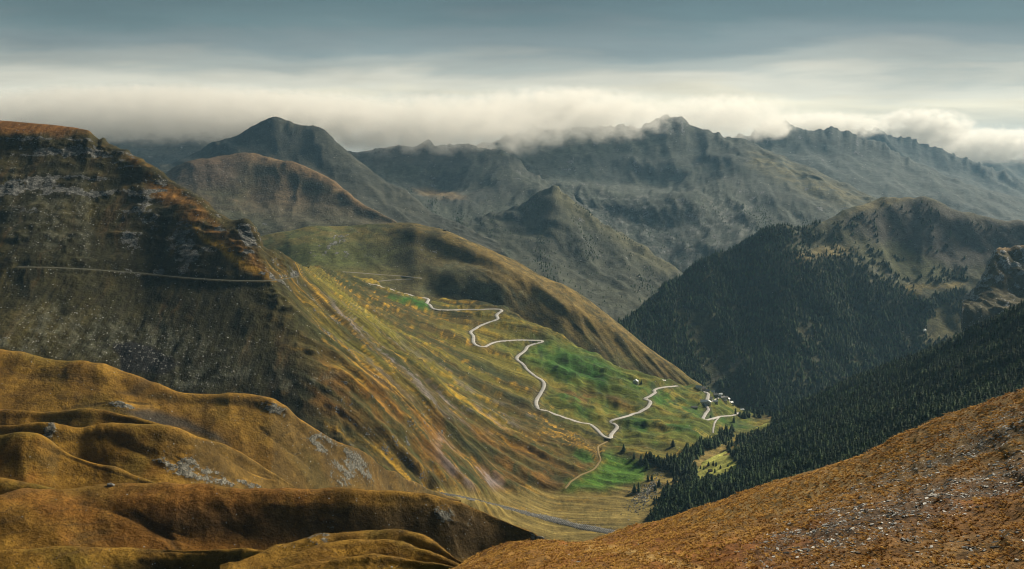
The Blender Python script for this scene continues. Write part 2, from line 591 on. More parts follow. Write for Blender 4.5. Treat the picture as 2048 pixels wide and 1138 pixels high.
L_CURVES = [
    [(-300, 700, 1260), (0, 705, 1275), (235, 760, 1300), (440, 815, 1290), (640, 885, 1290), (760, 945, 1300),
     (880, 1008, 1345), (1000, 1065, 1420), (1100, 1110, 1390), (1240, 1118, 1380), (1300, 1060, 1490),
     (1370, 985, 1650), (1440, 935, 1810), (1500, 885, 2050), (1600, 850, 2320)],
    [(-300, 560, 1395), (0, 560, 1411), (300, 600, 1460), (500, 650, 1431), (600, 690, 1425), (700, 742, 1440),
     (800, 812, 1480), (900, 885, 1530), (1000, 955, 1590), (1100, 998, 1600), (1220, 1000, 1610),
     (1290, 992, 1640), (1370, 950, 1760), (1440, 912, 1930), (1500, 868, 2160), (1600, 842, 2380)],
    [(-300, 420, 1540), (0, 420, 1554), (300, 470, 1590), (450, 510, 1560), (560, 565, 1530), (620, 605, 1560),
     (700, 655, 1640), (800, 722, 1690), (900, 792, 1730), (1000, 852, 1760), (1100, 885, 1800),
     (1220, 885, 1890), (1300, 878, 1920), (1370, 862, 1990), (1440, 860, 2110), (1500, 850, 2250), (1600, 838, 2400)],
    [(-300, 300, 1640), (0, 310, 1672), (200, 330, 1715), (350, 400, 1681), (480, 465, 1608), (540, 528, 1580),
     (600, 566, 1615), (640, 578, 1740), (700, 600, 1960), (800, 645, 2070), (900, 682, 2120), (1000, 715, 2150),
     (1100, 755, 2130), (1200, 795, 2130), (1300, 808, 2140), (1400, 818, 2220), (1500, 842, 2330), (1600, 834, 2450)],
    [(-300, 236, 1650), (0, 242, 1750), (88, 249, 1770), (154, 257, 1780), (176, 261, 1780), (189, 273, 1780),
     (211, 290, 1775), (246, 305, 1765), (281, 323, 1755), (316, 347, 1745), (351, 373, 1730), (387, 395, 1715),
     (413, 417, 1700), (439, 433, 1680), (466, 444, 1660), (494, 446, 1640), (503, 461, 1632), (510, 478, 1628),
     (516, 496, 1625), (549, 511, 1625), (580, 526, 1640), (600, 538, 1700), (612, 536, 1950), (637, 534, 2250),
     (664, 540, 2380), (700, 554, 2450), (737, 565, 2480), (785, 580, 2530), (825, 590, 2560), (854, 596, 2570),
     (900, 604, 2560), (960, 610, 2530), (1006, 617, 2500), (1050, 642, 2440), (1100, 667, 2390), (1150, 692, 2360),
     (1200, 716, 2330), (1250, 740, 2310), (1300, 757, 2310), (1350, 768, 2340), (1400, 775, 2380), (1440, 793, 2400),
     (1480, 822, 2420), (1520, 834, 2440), (1600, 830, 2500)],
]


def wpx(L, amp=10, s=40, seed=90):
    """pixel position jittered by the ground itself: ragged patch outlines"""
    return (L.px + amp * fbm(L.X / s, L.Y / s, 3, seed), L.py + amp * fbm(L.X / s, L.Y / s, 3, seed + 7))


def col_left(L):
    X, Y, Z = L.X, L.Y, L.Z
    px, py = wpx(L, 12, 45)
    fl = sst(500, 680, px + (py - 600) * -0.35)
    nlow = fbm(X / 180, Y / 180, 4, 100)
    nmid = fbm(X / 45, Y / 45, 4, 110)
    nfin = fbm(X / 13, Y / 13, 3, 120)
    st_fl = fbm((Y + 34 * nmid + 60 * nlow) / 17, (X + 50 * nmid) / 150, 4, 130)        # streaks down the flank
    st_fa = fbm((X + 20 * nmid) / 18, Y / 220, 4, 140)        # streaks down the face
    c = base_rgb(L, DKOL)
    # face towards the camera, darkened in colour to deepen its shade
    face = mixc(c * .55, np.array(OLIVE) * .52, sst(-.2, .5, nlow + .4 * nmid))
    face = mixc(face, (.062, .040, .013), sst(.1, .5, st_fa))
    # flank: gold and olive streaks with slate runs
    fk = base_rgb(L, (.088, .064, .016))
    st2 = fbm((Y + 18 * nmid) / 7, X / 120, 3, 135)
    fk = mixc(fk, (.38, .22, .022), sst(.12, .40, st_fl + .22 * nlow + .25 * st2))
    fk = mixc(fk, (.055, .055, .017), sst(.02, .27, -st_fl + .25 * nmid + .3 * st2) * .9)
    fk = mixc(fk, (.205, .185, .026), sst(-.15, .3, fbm((Y + 9 * nmid) / 60, X / 320, 3, 150)) * .55 * sst(800, 600, py - (px - 700) * .45))
    fk = mixc(fk, (.036, .044, .014), sst(.08, .34, fbm((Y + 14 * nmid) / 34, X / 300, 3, 155)) * .85)
    c = face * (1 - fl[..., None]) + fk * fl[..., None]
    # orange bracken lower flank
    org = pmask(px, py, [(640, 720), (760, 760), (900, 840), (1060, 880), (1180, 905), (1210, 925), (1190, 945), (1130, 975),
                         (1000, 985), (900, 965), (820, 900), (720, 840), (600, 800)], 40)
    c = mixc(c, (.215, .100, .017), org * sst(-.35, .4, nmid + st_fl * .8) * .75)
    # slate runs
    sl = pmask(px, py, [(640, 580), (700, 610), (850, 720), (1000, 800), (1060, 830), (1000, 860), (900, 830), (760, 740), (660, 650)], 30)
    c = mixc(c, SLATE, .75 * sst(-.22, .18, nmid + .5 * nlow) * np.clip(sl * sst(-.02, .22, fbm((Y + 25 * nmid) / 22, X / 260, 4, 131) + .15 * nfin) * .95, 0, 1))
    sl2 = pmask(px, py, [(880, 880), (960, 920), (1010, 970), (960, 985), (900, 950)], 25)
    c = mixc(c, SLATE, sl2 * sst(.0, .4, nmid + .5 * st_fl))
    # green pasture on the village side
    gr = pmask(px, py, [(1010, 690), (1110, 672), (1300, 745), (1420, 775), (1500, 825), (1500, 860), (1380, 890), (1240, 880),
                        (1230, 850), (1120, 830), (1085, 800), (1100, 760), (1040, 715)], 26)
    c = mixc(c, (.095, .125, .016), gr * .9)
    c = mixc(c, (.036, .110, .012), gr * sst(.0, .35, fbm(X / 70, Y / 90, 3, 170)) * .85)
    c = mixc(c, (.24, .19, .030), gr * sst(.0, .4, fbm(X / 60, Y / 50, 3, 175)) * .8)
    c = mixc(c, (.028, .110, .014), ell(px, py, 1150, 730, 90, 28, 12, .6) * .8)
    c = mixc(c, (.16, .085, .022), ell(px, py, 1190, 800, 90, 16, 12, .6) * sst(-.3, .4, nmid) * .9)
    # terraces: darker low walls
    tr = ridged(X / 90 + nmid * .3, (Z + .12 * Y) / 13, 2, 180)
    c = mixc(c, DKGR, gr * sst(.70, .88, tr) * .8)
    # bright meadows
    c = mixc(c, (.055, .150, .014), pmask(px, py, [(1135, 965), (1200, 935), (1215, 905), (1300, 930), (1290, 965), (1200, 985), (1120, 985)], 12) * .85)
    c = mixc(c, (.05, .12, .018), ell(px, py, 1163, 910, 22, 12, 15, .4) * .9)
    c = mixc(c, (.035, .15, .02), pmask(px, py, [(770, 590), (800, 594), (850, 604), (862, 614), (845, 616), (800, 604)], 5) * .9)
    vf = pmask(px, py, [(870, 975), (1010, 985), (1130, 978), (1200, 988), (1290, 965), (1330, 950), (1400, 900), (1440, 890),
                        (1480, 930), (1300, 1020), (1270, 1130), (980, 1130)], 14)
    c = mixc(c, (.235, .175, .052), vf * (.6 + .4 * sst(-.3, .3, nmid)))
    c = mixc(c, OLIVE, vf * sst(.1, .5, fbm(X / 12, Y / 50, 3, 185)) * .5)
    # rust crown
    c = mixc(c, RUST, sst(275, 258, py + 6 * nmid) * sst(260, 180, px) * .9)
    c = mixc(c, (.23, .11, .025), pmask(px, py, [(250, 310), (300, 335), (360, 380), (420, 440), (480, 480), (545, 555), (520, 555), (440, 500), (340, 420), (280, 350)], 12)
             * sst(-.35, .2, nmid + .3 * nfin) * .9)
    c = mixc(c, (.46, .25, .03), pmask(px, py, [(385, 455), (420, 470), (470, 510), (545, 556), (510, 550), (440, 505)], 6) * .8)
    # rock bands: strata on the face and crags on the spur
    strata = ridged(X / 330 + 5, (Z + 26 * nlow + 8 * nmid) / 26, 3, 190) + .35 * nfin
    rz = pmask(px, py, [(-340, 272), (170, 272), (230, 310), (330, 380), (250, 420), (210, 400), (100, 420), (-340, 420)], 20)
    rock = rz * sst(.48, .72, strata + .25 * nmid)
    rz2 = pmask(px, py, [(255, 400), (300, 380), (350, 420), (440, 500), (500, 550), (380, 560), (230, 540), (225, 480)], 24)
    rock = np.maximum(rock, rz2 * sst(-.15, .3, nmid + .6 * nfin) * .75)
    spur = pmask(px, py, [(210, 288), (260, 305), (400, 400), (500, 445), (520, 500), (600, 540), (640, 600), (720, 680),
                          (760, 730), (740, 760), (650, 660), (560, 580), (480, 510), (400, 430), (300, 360)], 18)
    rock = np.maximum(rock, spur * sst(.12, .45, fbm(X / 34, (Y + Z) / 44, 4, 200) + .3 * nfin) * .9)
    steep = sst(.72, .55, L.N[..., 2])
    rock = np.maximum(rock, steep * .45 * sst(-.2, .3, nfin) * sst(1000, 850, px))
    cliff = pmask(px, py, [(476, 448), (500, 446), (512, 475), (514, 498), (490, 492), (478, 470)], 6)
    rock = np.maximum(rock, cliff * .95)
    # scree fans and pale rubble at the foot of the face
    fan = np.maximum.reduce([ell(px, py, 90, 660, 50, 60, 0, .7), ell(px, py, 260, 680, 180, 40, 8, .8), ell(px, py, 450, 745, 120, 16, 4, .7),
                             ell(px, py, 390, 760, 60, 18, -12, .6), ell(px, py, 615, 760, 60, 12, -10, .6), ell(px, py, 20, 690, 50, 14, 20, .6),
                             ell(px, py, 165, 440, 14, 90, -4, .7) * .8, ell(px, py, 100, 440, 40, 50, 0, .8) * .8, ell(px, py, 25, 420, 8, 120, 0, .8) * .6])
    c = mixc(c, (.110, .110, .076), fan * sst(-.35, .35, nfin + .3 * nmid + 1.2 * st_fa) * .7)
    dk = pmask(px, py, [(234, 690), (262, 683), (310, 696), (362, 726), (330, 742), (240, 745)], 5)
    c = mixc(c, (.018, .017, .017), dk * .95)
    # loose stones
    spk = .04 + .10 * sst(-.1, .5, nmid) + .16 * rock + .28 * fan + .20 * dk
    spk = spk * (1 - .8 * np.clip(vf + gr, 0, 1)) * (1 - .75 * fl)
    c *= (1 + .28 * nfin)[..., None]
    return c, spk, rock


Lm = loft('left_mountain', L_CURVES, -330, 1600, 2.6, 2.6, (80, 60), ((180, 90), (420, 330)), 16, 2.0, disp_left, maxm=7)


# ---- generic mountain colouring
def col_mtn(L, grass, alt, rockc, s, rock_t=.1, dark=None, tree=0.0, seed=0, slope_w=1.0):
    X, Y, Z = L.X, L.Y, L.Z
    nl = fbm(X / (14 * s), Y / (14 * s), 4, 300 + seed)
    nm = fbm(X / (4 * s), (Y + Z) / (4 * s), 4, 310 + seed)
    nf = fbm(X / (1.4 * s), (Y + Z) / (1.4 * s), 3, 320 + seed)
    gul = fbm(X / (2.2 * s), Z / (16 * s), 3, 330 + seed)
    c = mixc(base_rgb(L, grass), alt, sst(-.25, .35, nl + .3 * nm))
    rk = sst(rock_t, rock_t + .3, nm * .7 + .5 * nf + .5 * gul + slope_w * (.72 - L.N[..., 2]))
    if dark is not None:
        c = mixc(c, dark, sst(.15, .45, fbm(X / (5 * s), Z / (7 * s), 4, 340 + seed)) * tree)
    c *= (1 + .3 * nf)[..., None]
    return c, rk, nl, nm, nf


def mk_disp(gs, ga, fs, fa, seed, jag=0.0, js=40.0, gdir=0.0, jwin=(1e6, 1e6 + 1)):
    """gullies and ribs down the slope, rolling ground, a broken crest"""
    ca, sa = math.cos(R(gdir)), math.sin(R(gdir))

    def f(X, Y, Z, px, py, Nn):
        a = X * ca + Y * sa; b = -X * sa + Y * ca
        w = fbm(X / (gs * 1.5), Y / (gs * 1.5), 4, seed + 50) * gs * .6
        d = (ridged((a + w) / gs, (b + w) / (gs * 4.0), 4, seed) - .45) * ga
        d = d + (ridged((a + .5 * w) / (gs * .36), (b - w) / (gs * 1.5), 4, seed + 3) - .45) * ga * .26
        d = d + fbm(X / fs, Y / fs, 5, seed + 9, .42) * fa
        if jag:
            crest = np.exp(-((py - py[CUR['ridge']][None, :]) / 13.0) ** 2) * (1 - sst(jwin[0], jwin[1], px))
            d = d + crest * (ridged(px / js, px * 0 + seed, 4, seed + 17, .6) - .5) * jag
            d = d + (ridged((a + .5 * w) / (gs * .13), b / (gs * .5), 3, seed + 23) - .45) * ga * .08
        return d
    return f


# ---- middle hill
M_CURVES = [
    [(440, 560, 20), (640, 568, 10), (740, 595, 8), (860, 632, 16), (1010, 660, 30), (1100, 710, 30), (1200, 760, 30), (1300, 805, 28), (1400, 820, 24), (1500, 850, 20), (1640, 850, 20)],
    [(440, 530, 22), (640, 548, 10), (740, 562, 10), (860, 585, 26), (1000, 622, 30), (1100, 668, 32), (1200, 718, 32), (1300, 770, 30), (1400, 802, 26), (1500, 843, 20), (1640, 846, 20)],
    [(440, 510, 24), (640, 525, 17), (800, 530, 26), (900, 548, 20), (1000, 588, 24), (1100, 634, 30), (1200, 692, 32), (1300, 746, 30), (1400, 790, 26), (1500, 838, 20), (1640, 843, 20)],
    [(440, 496, 20), (640, 482, 9), (760, 474, 14), (820, 478, 28), (900, 510, 36), (1000, 562, 34), (1100, 612, 32), (1200, 668, 32), (1300, 728, 30), (1400, 780, 24), (1500, 835, 20), (1640, 841, 20)],
    [(440, 494, 14), (620, 458, 6), (800, 451, 8), (870, 464, 9), (920, 484, 8), (1000, 534, 7), (1100, 586, 7), (1200, 648, 8), (1300, 716, 10), (1400, 776, 14), (1500, 833, 18), (1640, 840, 20)],
    [(440, 492, 3000), (520, 471, 3050), (570, 462, 3080), (620, 453, 3120), (700, 450, 3160), (790, 446, 3180), (830, 445, 3180), (870, 455, 3160),
     (910, 468, 3130), (960, 490, 3090), (1000, 507, 3060), (1060, 540, 3010), (1130, 572, 2950), (1165, 594, 2920), (1200, 618, 2880),
     (1240, 648, 2840), (1290, 690, 2780), (1340, 728, 2720), (1400, 766, 2660), (1440, 795, 2620), (1500, 829, 2570), (1640, 838, 2600)],
]


def disp_mid(X, Y, Z, px, py, Nn):
    w = fbm(X / 200, Y / 200, 3, 401) * 60
    d = (ridged((X + .5 * Y + w) / 210, (Y - .5 * X) / 700, 4, 402) - .45) * 8
    # the raised knoll lip in the middle of the face
    d += 20 * ell(px, py, 960, 565, 110, 26, 8, .7)
    d += fbm(X / 150, Y / 150, 5, 410, .42) * 6
    d += (ridged((X + .9 * Y) / 60, (Y - X) / 500, 3, 420) - .4) * 4.5 * sst(880, 1000, px)
    return d


def col_mid(L):
    X, Y, Z = L.X, L.Y, L.Z
    px, py = wpx(L, 8, 60)
    nl = fbm(X / 220, Y / 220, 4, 430); nm = fbm(X / 60, Y / 60, 4, 431); nf = fbm(X / 18, Y / 18, 3, 432)
    st = fbm((X + .9 * Y + 30 * nm) / 24, (Y - X) / 320, 4, 433)
    c = mixc(base_rgb(L, DKOL), (.10, .078, .026), sst(-.3, .3, nl + .3 * nm))
    c = mixc(c, (.105, .120, .036), np.clip(sst(840, 640, px) * .85 + .25 * sst(0, .4, nm), 0, 1))
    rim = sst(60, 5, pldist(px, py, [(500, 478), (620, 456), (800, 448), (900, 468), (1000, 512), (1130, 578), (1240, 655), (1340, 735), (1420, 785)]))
    c = mixc(c, (.22, .15, .042), rim * sst(-.3, .3, nm + .5 * st) * (.55 + .4 * sst(850, 1000, px)))  # sunlit ridge rim painted into the colour
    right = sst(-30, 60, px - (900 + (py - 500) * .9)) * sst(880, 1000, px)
    c = mixc(c, (.20, .135, .036), right * sst(-.25, .25, st + .4 * nl) * .75)  # sunlit right side, gold light put into the colour
    c = mixc(c, (.085, .10, .028), sst(640, 760, py) * sst(-.2, .3, nm) * .5)
    c = mixc(c, SAGE, ell(px, py, 960, 585, 130, 16, 6, .8) * sst(-.3, .3, nf + nm) * .8)
    c = mixc(c, SAGE, ell(px, py, 900, 535, 90, 10, 4, .8) * sst(-.3, .3, nf + nm) * .6)
    c = mixc(c, (.14, .115, .035), ell(px, py, 760, 552, 120, 14, 4, .8) * .6)
    rk = np.maximum.reduce([ell(px, py, 660, 488, 55, 14, -28, .6), ell(px, py, 690, 508, 50, 8, 6, .7) * .8, ell(px, py, 860, 500, 30, 18, 0, .8) * .5,
                            ell(px, py, 960, 590, 80, 14, 0, .8) * .4])
    rk = rk * sst(-.05, .25, nf + .5 * nm)
    c *= (1 + .25 * nf)[..., None]
    return c, .02 + .04 * sst(0, .4, nm) + .2 * rk, rk * .8


Mm = loft('middle_hill', M_CURVES, 430, 1640, 2.8, 2.8, (120, 80), ((150, 90), (450, 420)), 60, 5.0, disp_mid, maxm=9, ang=True)

# ================================================================== roads (cut into the slopes)
ROADS = []
BUF = {}


def lookup(L, qx, qy, rows=None):
    """ground point of a landform seen at a photo position"""
    r0, r1 = L.front, L.ridge + 1
    A = L.px[r0:r1]; B = L.py[r0:r1]; Pp = L.P[r0:r1]
    out = []
    c_of = lambda x: 0
    for x, y in zip(np.atleast_1d(qx), np.atleast_1d(qy)):
        d2 = (A - x) ** 2 + (B - y) ** 2
        k = np.argpartition(d2.ravel(), 6)[:6]
        w = 1.0 / (d2.ravel()[k] + .05)
        p = (Pp.reshape(-1, 3)[k] * w[:, None]).sum(0) / w.sum()
        out.append(p)
    return np.array(out)


def resample(pts, ds):
    pts = np.asarray(pts, float)
    s = np.concatenate([[0], np.cumsum(np.linalg.norm(np.diff(pts, axis=0), axis=1))])
    q = np.linspace(0, s[-1], max(3, int(s[-1] / ds)))
    return np.stack([np.interp(q, s, pts[:, i]) for i in range(pts.shape[1])], -1)


def road_line(L, pix, ds=3.0, smooth=3.0, smz=10.0):
    pp = resample(np.array(pix, float), 2.5)
    W = lookup(L, pp[:, 0], pp[:, 1])
    W = resample(W, ds)
    e0, e1 = W[0].copy(), W[-1].copy()
    for i, s in ((0, smooth), (1, smooth), (2, smz)):
        W[:, i] = gsm(W[:, i], s)
    return W


def flatten(L, W, r_in, r_out, drop=0.35):
    """press the terrain to the road's own level along its line"""
    X, Y = L.X, L.Y
    lo = W.min(0) - r_out; hi = W.max(0) + r_out
    m = (X > lo[0]) & (X < hi[0]) & (Y > lo[1]) & (Y < hi[1])
    ii = np.nonzero(m)
    if not len(ii[0]):
        return
    x, y = X[ii], Y[ii]
    best = np.full(x.shape, 1e12); zz = np.zeros(x.shape)
    for a in range(len(W)):
        d2 = (x - W[a, 0]) ** 2 + (y - W[a, 1]) ** 2
        b = d2 < best
        best[b] = d2[b]; zz[b] = W[a, 2]
    d = np.sqrt(best)
    w = 1 - sst(r_in, r_out, d)
    L.P[ii[0], ii[1], 2] = L.P[ii[0], ii[1], 2] * (1 - w) + (zz - drop) * w


def ribbon(name, W, width, mat, thick=1.6, crown=0.0):
    n = len(W)
    t = np.gradient(W, axis=0); t[:, 2] = 0
    t /= np.linalg.norm(t, axis=1, keepdims=True) + 1e-9
    s = np.stack([-t[:, 1], t[:, 0], 0 * t[:, 0]], -1)
    s = np.stack([gsm(s[:, 0], 1.5), gsm(s[:, 1], 1.5), s[:, 2]], -1)
    h = np.asarray(width) / 2.0
    h = np.broadcast_to(h, (n,))[:, None]
    rows = [W - s * (h + thick) - [0, 0, thick], W - s * h, W - s * h * .33 + [0, 0, crown], W + s * h * .33 + [0, 0, crown], W + s * h, W + s * (h + thick) - [0, 0, thick]]
    me = grid_mesh(name, np.stack(rows, 0), None)
    o = bpy.data.objects.new(name, me); me.materials.append(mat)
    o['kind'] = 'structure'; col_main.objects.link(o)
    return o


ROAD_MAIN = [(737, 565), (785, 581), (825, 591), (851, 597.5), (858, 600), (851, 606), (860, 611), (864, 615), (863, 618), (873, 621), (903, 619.5), (942, 619.5), (979, 618),
             (996, 618), (1005, 619.5), (1003, 623), (992, 628.5), (993.5, 634), (999, 637.3), (993, 641), (979, 644), (963, 650.5), (942.5, 660),
             (939, 664), (948, 672.5), (945, 683), (953, 691), (960, 695.5), (967, 698), (971, 697), (973, 691), (983, 685.7), (1006, 681.5), (1028, 680),
             (1058, 680), (1083, 680), (1090, 682), (1083, 685), (1065, 688), (1052, 692), (1053, 698), (1048, 704), (1032, 713), (1031, 716.5),
             (1046, 726), (1055, 741), (1067, 750.5), (1082, 759), (1089, 767.6), (1085, 780), (1076, 795), (1071.6, 805.6), (1075, 815), (1095, 821.4),
             (1124, 834), (1145, 841.4), (1183, 850), (1194, 858.3), (1207, 874), (1217, 880), (1225, 878), (1220, 871), (1226, 864.6), (1236, 859),
             (1233, 848), (1215, 840), (1230, 836), (1261, 831), (1278, 825.6), (1295, 814), (1303, 803.5), (1295, 800), (1284, 796), (1297, 792),
             (1313, 786.6), (1305, 779.5), (1316, 774), (1340, 773), (1356, 772.5)]
ROAD_VIL = [(1405, 781), (1418, 788), (1414, 796.7), (1410, 805.5), (1413, 813.4), (1419, 821.3), (1409, 830), (1404, 835.3), (1414, 839.2), (1424, 837),
            (1440, 832.5), (1470, 830), (1473, 827), (1478, 826)]
ROAD_LANE = [(1411, 805), (1426, 801.5), (1440, 796.7), (1435, 791)]
ROAD_FACE = [(30, 531.5), (50, 532), (79, 532), (154, 536), (237, 543), (307, 549), (400, 557.5), (464, 562.5), (520, 561.5), (564, 558), (598, 553)]
ROAD_UP = [(664, 541.5), (700, 544), (740, 547), (795, 551.5), (834, 555), (849, 556), (838, 558), (795, 559), (766, 561), (737, 565)]

asphalt = plain_mat('pale_road_surface', (.45, .43, .41), .9, .22, .12)
gravel_m = plain_mat('grey_gravel', (.24, .235, .22), .9, .7, .22, .6)
dirt = plain_mat('worn_dirt', (.27, .20, .09), .95, .2, .4)
dirt2 = plain_mat('track_gravel', (.085, .083, .064), .95, .3, .3)
rd = []
rd.append((Lm, road_line(Lm, ROAD_MAIN), 6.8, asphalt, 7, 15, 'mountain_road'))
rd.append((Lm, road_line(Lm, ROAD_VIL), 6.2, asphalt, 7, 14, 'village_road'))
rd.append((Lm, road_line(Lm, ROAD_LANE), 3.6, asphalt, 5, 10, 'village_lane'))
rd.append((Lm, road_line(Lm, ROAD_FACE, 3.0, 4, 16), 2.4, dirt2, 3.5, 9, 'cliff_track'))
rd.append((Mm, road_line(Mm, ROAD_UP, 3.0, 3, 10), 3.6, plain_mat('old_road_surface', (.30, .28, .25), .9, .2, .12), 6, 16, 'upper_road'))
PATH = [(1217, 881), (1195, 893), (1197, 905), (1203, 920), (1192, 936), (1165, 948), (1140, 962), (1128, 980)]
PATH2 = [(540, 850), (640, 862), (720, 872), (800, 874), (850, 872)]
LANE2 = [(1440, 833), (1430, 843), (1426, 856), (1426, 868)]
rd.append((Lm, road_line(Lm, PATH), 2.6, dirt, 3, 8, 'foot_path'))
rd.append((Lm, road_line(Lm, LANE2), 2.6, asphalt, 3, 8, 'farm_track'))
CREEK = [(862, 977), (900, 987), (950, 997), (1000, 1011), (1050, 1026), (1100, 1040), (1150, 1051), (1200, 1059), (1260, 1068)]
Wc = road_line(Lm, CREEK, 3, 4, 12)
for L_, W_, wd, mt, ri, ro, nm_ in rd:
    flatten(L_, W_, ri, ro, .5)
flatten(Lm, Wc, 7, 22, 1.2)
Lm.refresh(); Mm.refresh()
for L_, W_, wd, mt, ri, ro, nm_ in rd:
    ribbon(nm_, W_ + [0, 0, .25], wd * (1 + .16 * fbm(np.arange(len(W_)) / 9., np.zeros(len(W_)), 2, 77)), mt)
wc = 9 + np.linspace(0, 9, len(Wc)) + 7 * np.abs(fbm(np.arange(len(Wc)) / 25., np.zeros(len(Wc)), 3, 5)) * 2
ribbon('stream_bed', Wc - [0, 0, .5], wc, gravel_m, 2.5)

c_, s_, r_ = col_left(Lm)
for _L, W_, wd, mt, ri, ro, nm_ in rd:
    if _L is not Lm or nm_ == 'foot_path':
        continue
    lo = W_.min(0) - 20; hi = W_.max(0) + 20
    ii = np.nonzero((Lm.X > lo[0]) & (Lm.X < hi[0]) & (Lm.Y > lo[1]) & (Lm.Y < hi[1]))
    x, y = Lm.X[ii], Lm.Y[ii]
    best = np.full(x.shape, 1e12)
    for a_ in range(0, len(W_), 2):
        best = np.minimum(best, (x - W_[a_, 0]) ** 2 + (y - W_[a_, 1]) ** 2)
    vg = (1 - sst(wd * .6, wd * 2.0, np.sqrt(best))) * sst(-.5, .1, fbm(x / 14, y / 14, 3, 230))
    c_[ii] = c_[ii] + (np.array((.085, .074, .050)) - c_[ii]) * (vg * .8)[:, None]      # bare cut banks and verges
m_near = terrain_mat('left_mountain_ground', 1.3, .5, .3, rock=(.135, .134, .126), aniso=(.012, .16, .012), patch=.14)
add_land(Lm, c_, s_, m_near, r_)
at_ = Lm.obj.data.attributes.new('fl', 'FLOAT', 'POINT')
at_.data.foreach_set('value', sst(500, 680, Lm.px + (Lm.py - 600) * -0.35).ravel().astype(np.float32))
c_, s_, r_ = col_mid(Mm)
add_land(Mm, c_, s_, terrain_mat('middle_hill_ground', 1.7, .5, .35, rock=(.17, .17, .16)), r_)

# ---- dome hill, dark peak, far left range
dm = loft('dome_hill', [
    [(260, 400, 3900), (400, 440, 3750), (510, 485, 3650), (640, 480, 3700), (760, 465, 3800), (860, 470, 3900)],
    [(260, 375, 4100), (330, 385, 4050), (420, 380, 4100), (500, 385, 4150), (600, 400, 4150), (700, 430, 4050), (790, 455, 4000), (860, 466, 3960)],
    [(260, 372, 4300), (325, 348, 4400), (365, 328, 4450), (395, 319, 4480), (439, 314, 4500), (488, 307, 4520), (518, 311, 4500), (571, 323, 4450), (615, 336, 4400),
     (659, 357, 4350), (700, 386, 4250), (737, 416, 4150), (768, 434, 4080), (800, 450, 4030), (860, 463, 4000)]],
    250, 860, 3, 3, (100, 80), ((200, 60), (500, 350)), 45, 5, mk_disp(260, 14, 160, 16, 500, gdir=12))
c_, rk, nl, nm, nf = col_mtn(dm, (.105, .075, .042), (.062, .056, .028), (.15, .15, .145), 22, .28, seed=1)
px, py = wpx(dm, 8, 80)
c_ = mixc(c_, (.20, .12, .055), sst(26, 4, py - np.interp(px, [325, 395, 488, 571, 659, 737, 800], [348, 319, 307, 323, 357, 416, 450])) * .7)  # lit top of the dome painted as a lighter crest band
c_ = mixc(c_, (.12, .082, .06), ell(px, py, 420, 345, 90, 30, -8, .6) * .6)
c_ = mixc(c_, (.07, .075, .05), sst(390, 440, py) * .5)
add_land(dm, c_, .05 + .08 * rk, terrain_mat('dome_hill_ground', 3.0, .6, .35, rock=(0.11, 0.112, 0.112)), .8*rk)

dp = loft('dark_peak', [
    [(330, 370, 5000), (480, 370, 4900), (620, 400, 4700), (760, 440, 4500), (860, 475, 4400), (1000, 510, 4300)],
    [(330, 345, 5500), (420, 325, 5500), (500, 315, 5500), (600, 320, 5450), (680, 350, 5300), (760, 400, 5000), (860, 450, 4700), (1000, 495, 4500)],
    [(330, 330, 5900), (400, 300, 6000), (450, 280, 6000), (488, 263, 6000), (505, 252, 6000), (527, 244, 6000), (554, 236, 6000), (576, 240, 6000), (602, 248, 5950),
     (633, 251, 5900), (659, 264, 5850), (680, 283, 5800), (706, 307, 5700), (737, 338, 5600), (768, 364, 5450), (803, 378, 5350), (834, 400, 5200),
     (865, 426, 5000), (900, 444, 4850), (1000, 485, 4600)]],
    320, 1000, 3, 3, (150, 100), ((250, 150), (700, 700)), 40, 3, mk_disp(300, 26, 300, 20, 520, jag=10, js=30, gdir=25))
c_, rk, nl, nm, nf = col_mtn(dp, (.044, .046, .036), (.062, .062, .046), (.125, .125, .125), 26, .2, seed=2)
add_land(dp, c_, .03 + .05 * rk, terrain_mat('dark_peak_rock', 3.6, .5, .28, rock=(0.098, 0.101, 0.106)), .9*rk)

lf = loft('far_left_range', [
    [(-420, 420, 5800), (0, 400, 5800), (300, 380, 5900), (620, 400, 6000)],
    [(-420, 330, 7200), (0, 320, 7200), (200, 318, 7200), (320, 312, 7200), (420, 318, 7000), (620, 330, 7000)],
    [(-420, 285, 8000), (0, 275, 8000), (200, 278, 8000), (320, 285, 7900), (430, 280, 7900), (620, 300, 7800)],
    [(-420, 240, 8600), (30, 245, 8600), (60, 233, 8600), (85, 226, 8600), (110, 233, 8600), (160, 246, 8600), (260, 248, 8600), (330, 244, 8600), (400, 247, 8600), (480, 246, 8600), (620, 270, 8500)]],
    -420, 620, 3, 3, (200, 150), ((300, 250), (900, 1000)), 12, 3, mk_disp(420, 70, 260, 42, 540, jag=30, js=30))
c_, rk, nl, nm, nf = col_mtn(lf, (.068, .078, .066), (.056, .062, .055), (.17, .17, .165), 34, .05, seed=3)
px, py = wpx(lf, 10, 200)
c_ = mixc(c_, (.035, .036, .04), sst(300, 275, py) * sst(180, 300, px) * .8)
add_land(lf, c_, .03 + .05 * rk, terrain_mat('far_left_rock', 5.2, .5, .28, rock=(0.156, 0.161, 0.166)), rk)

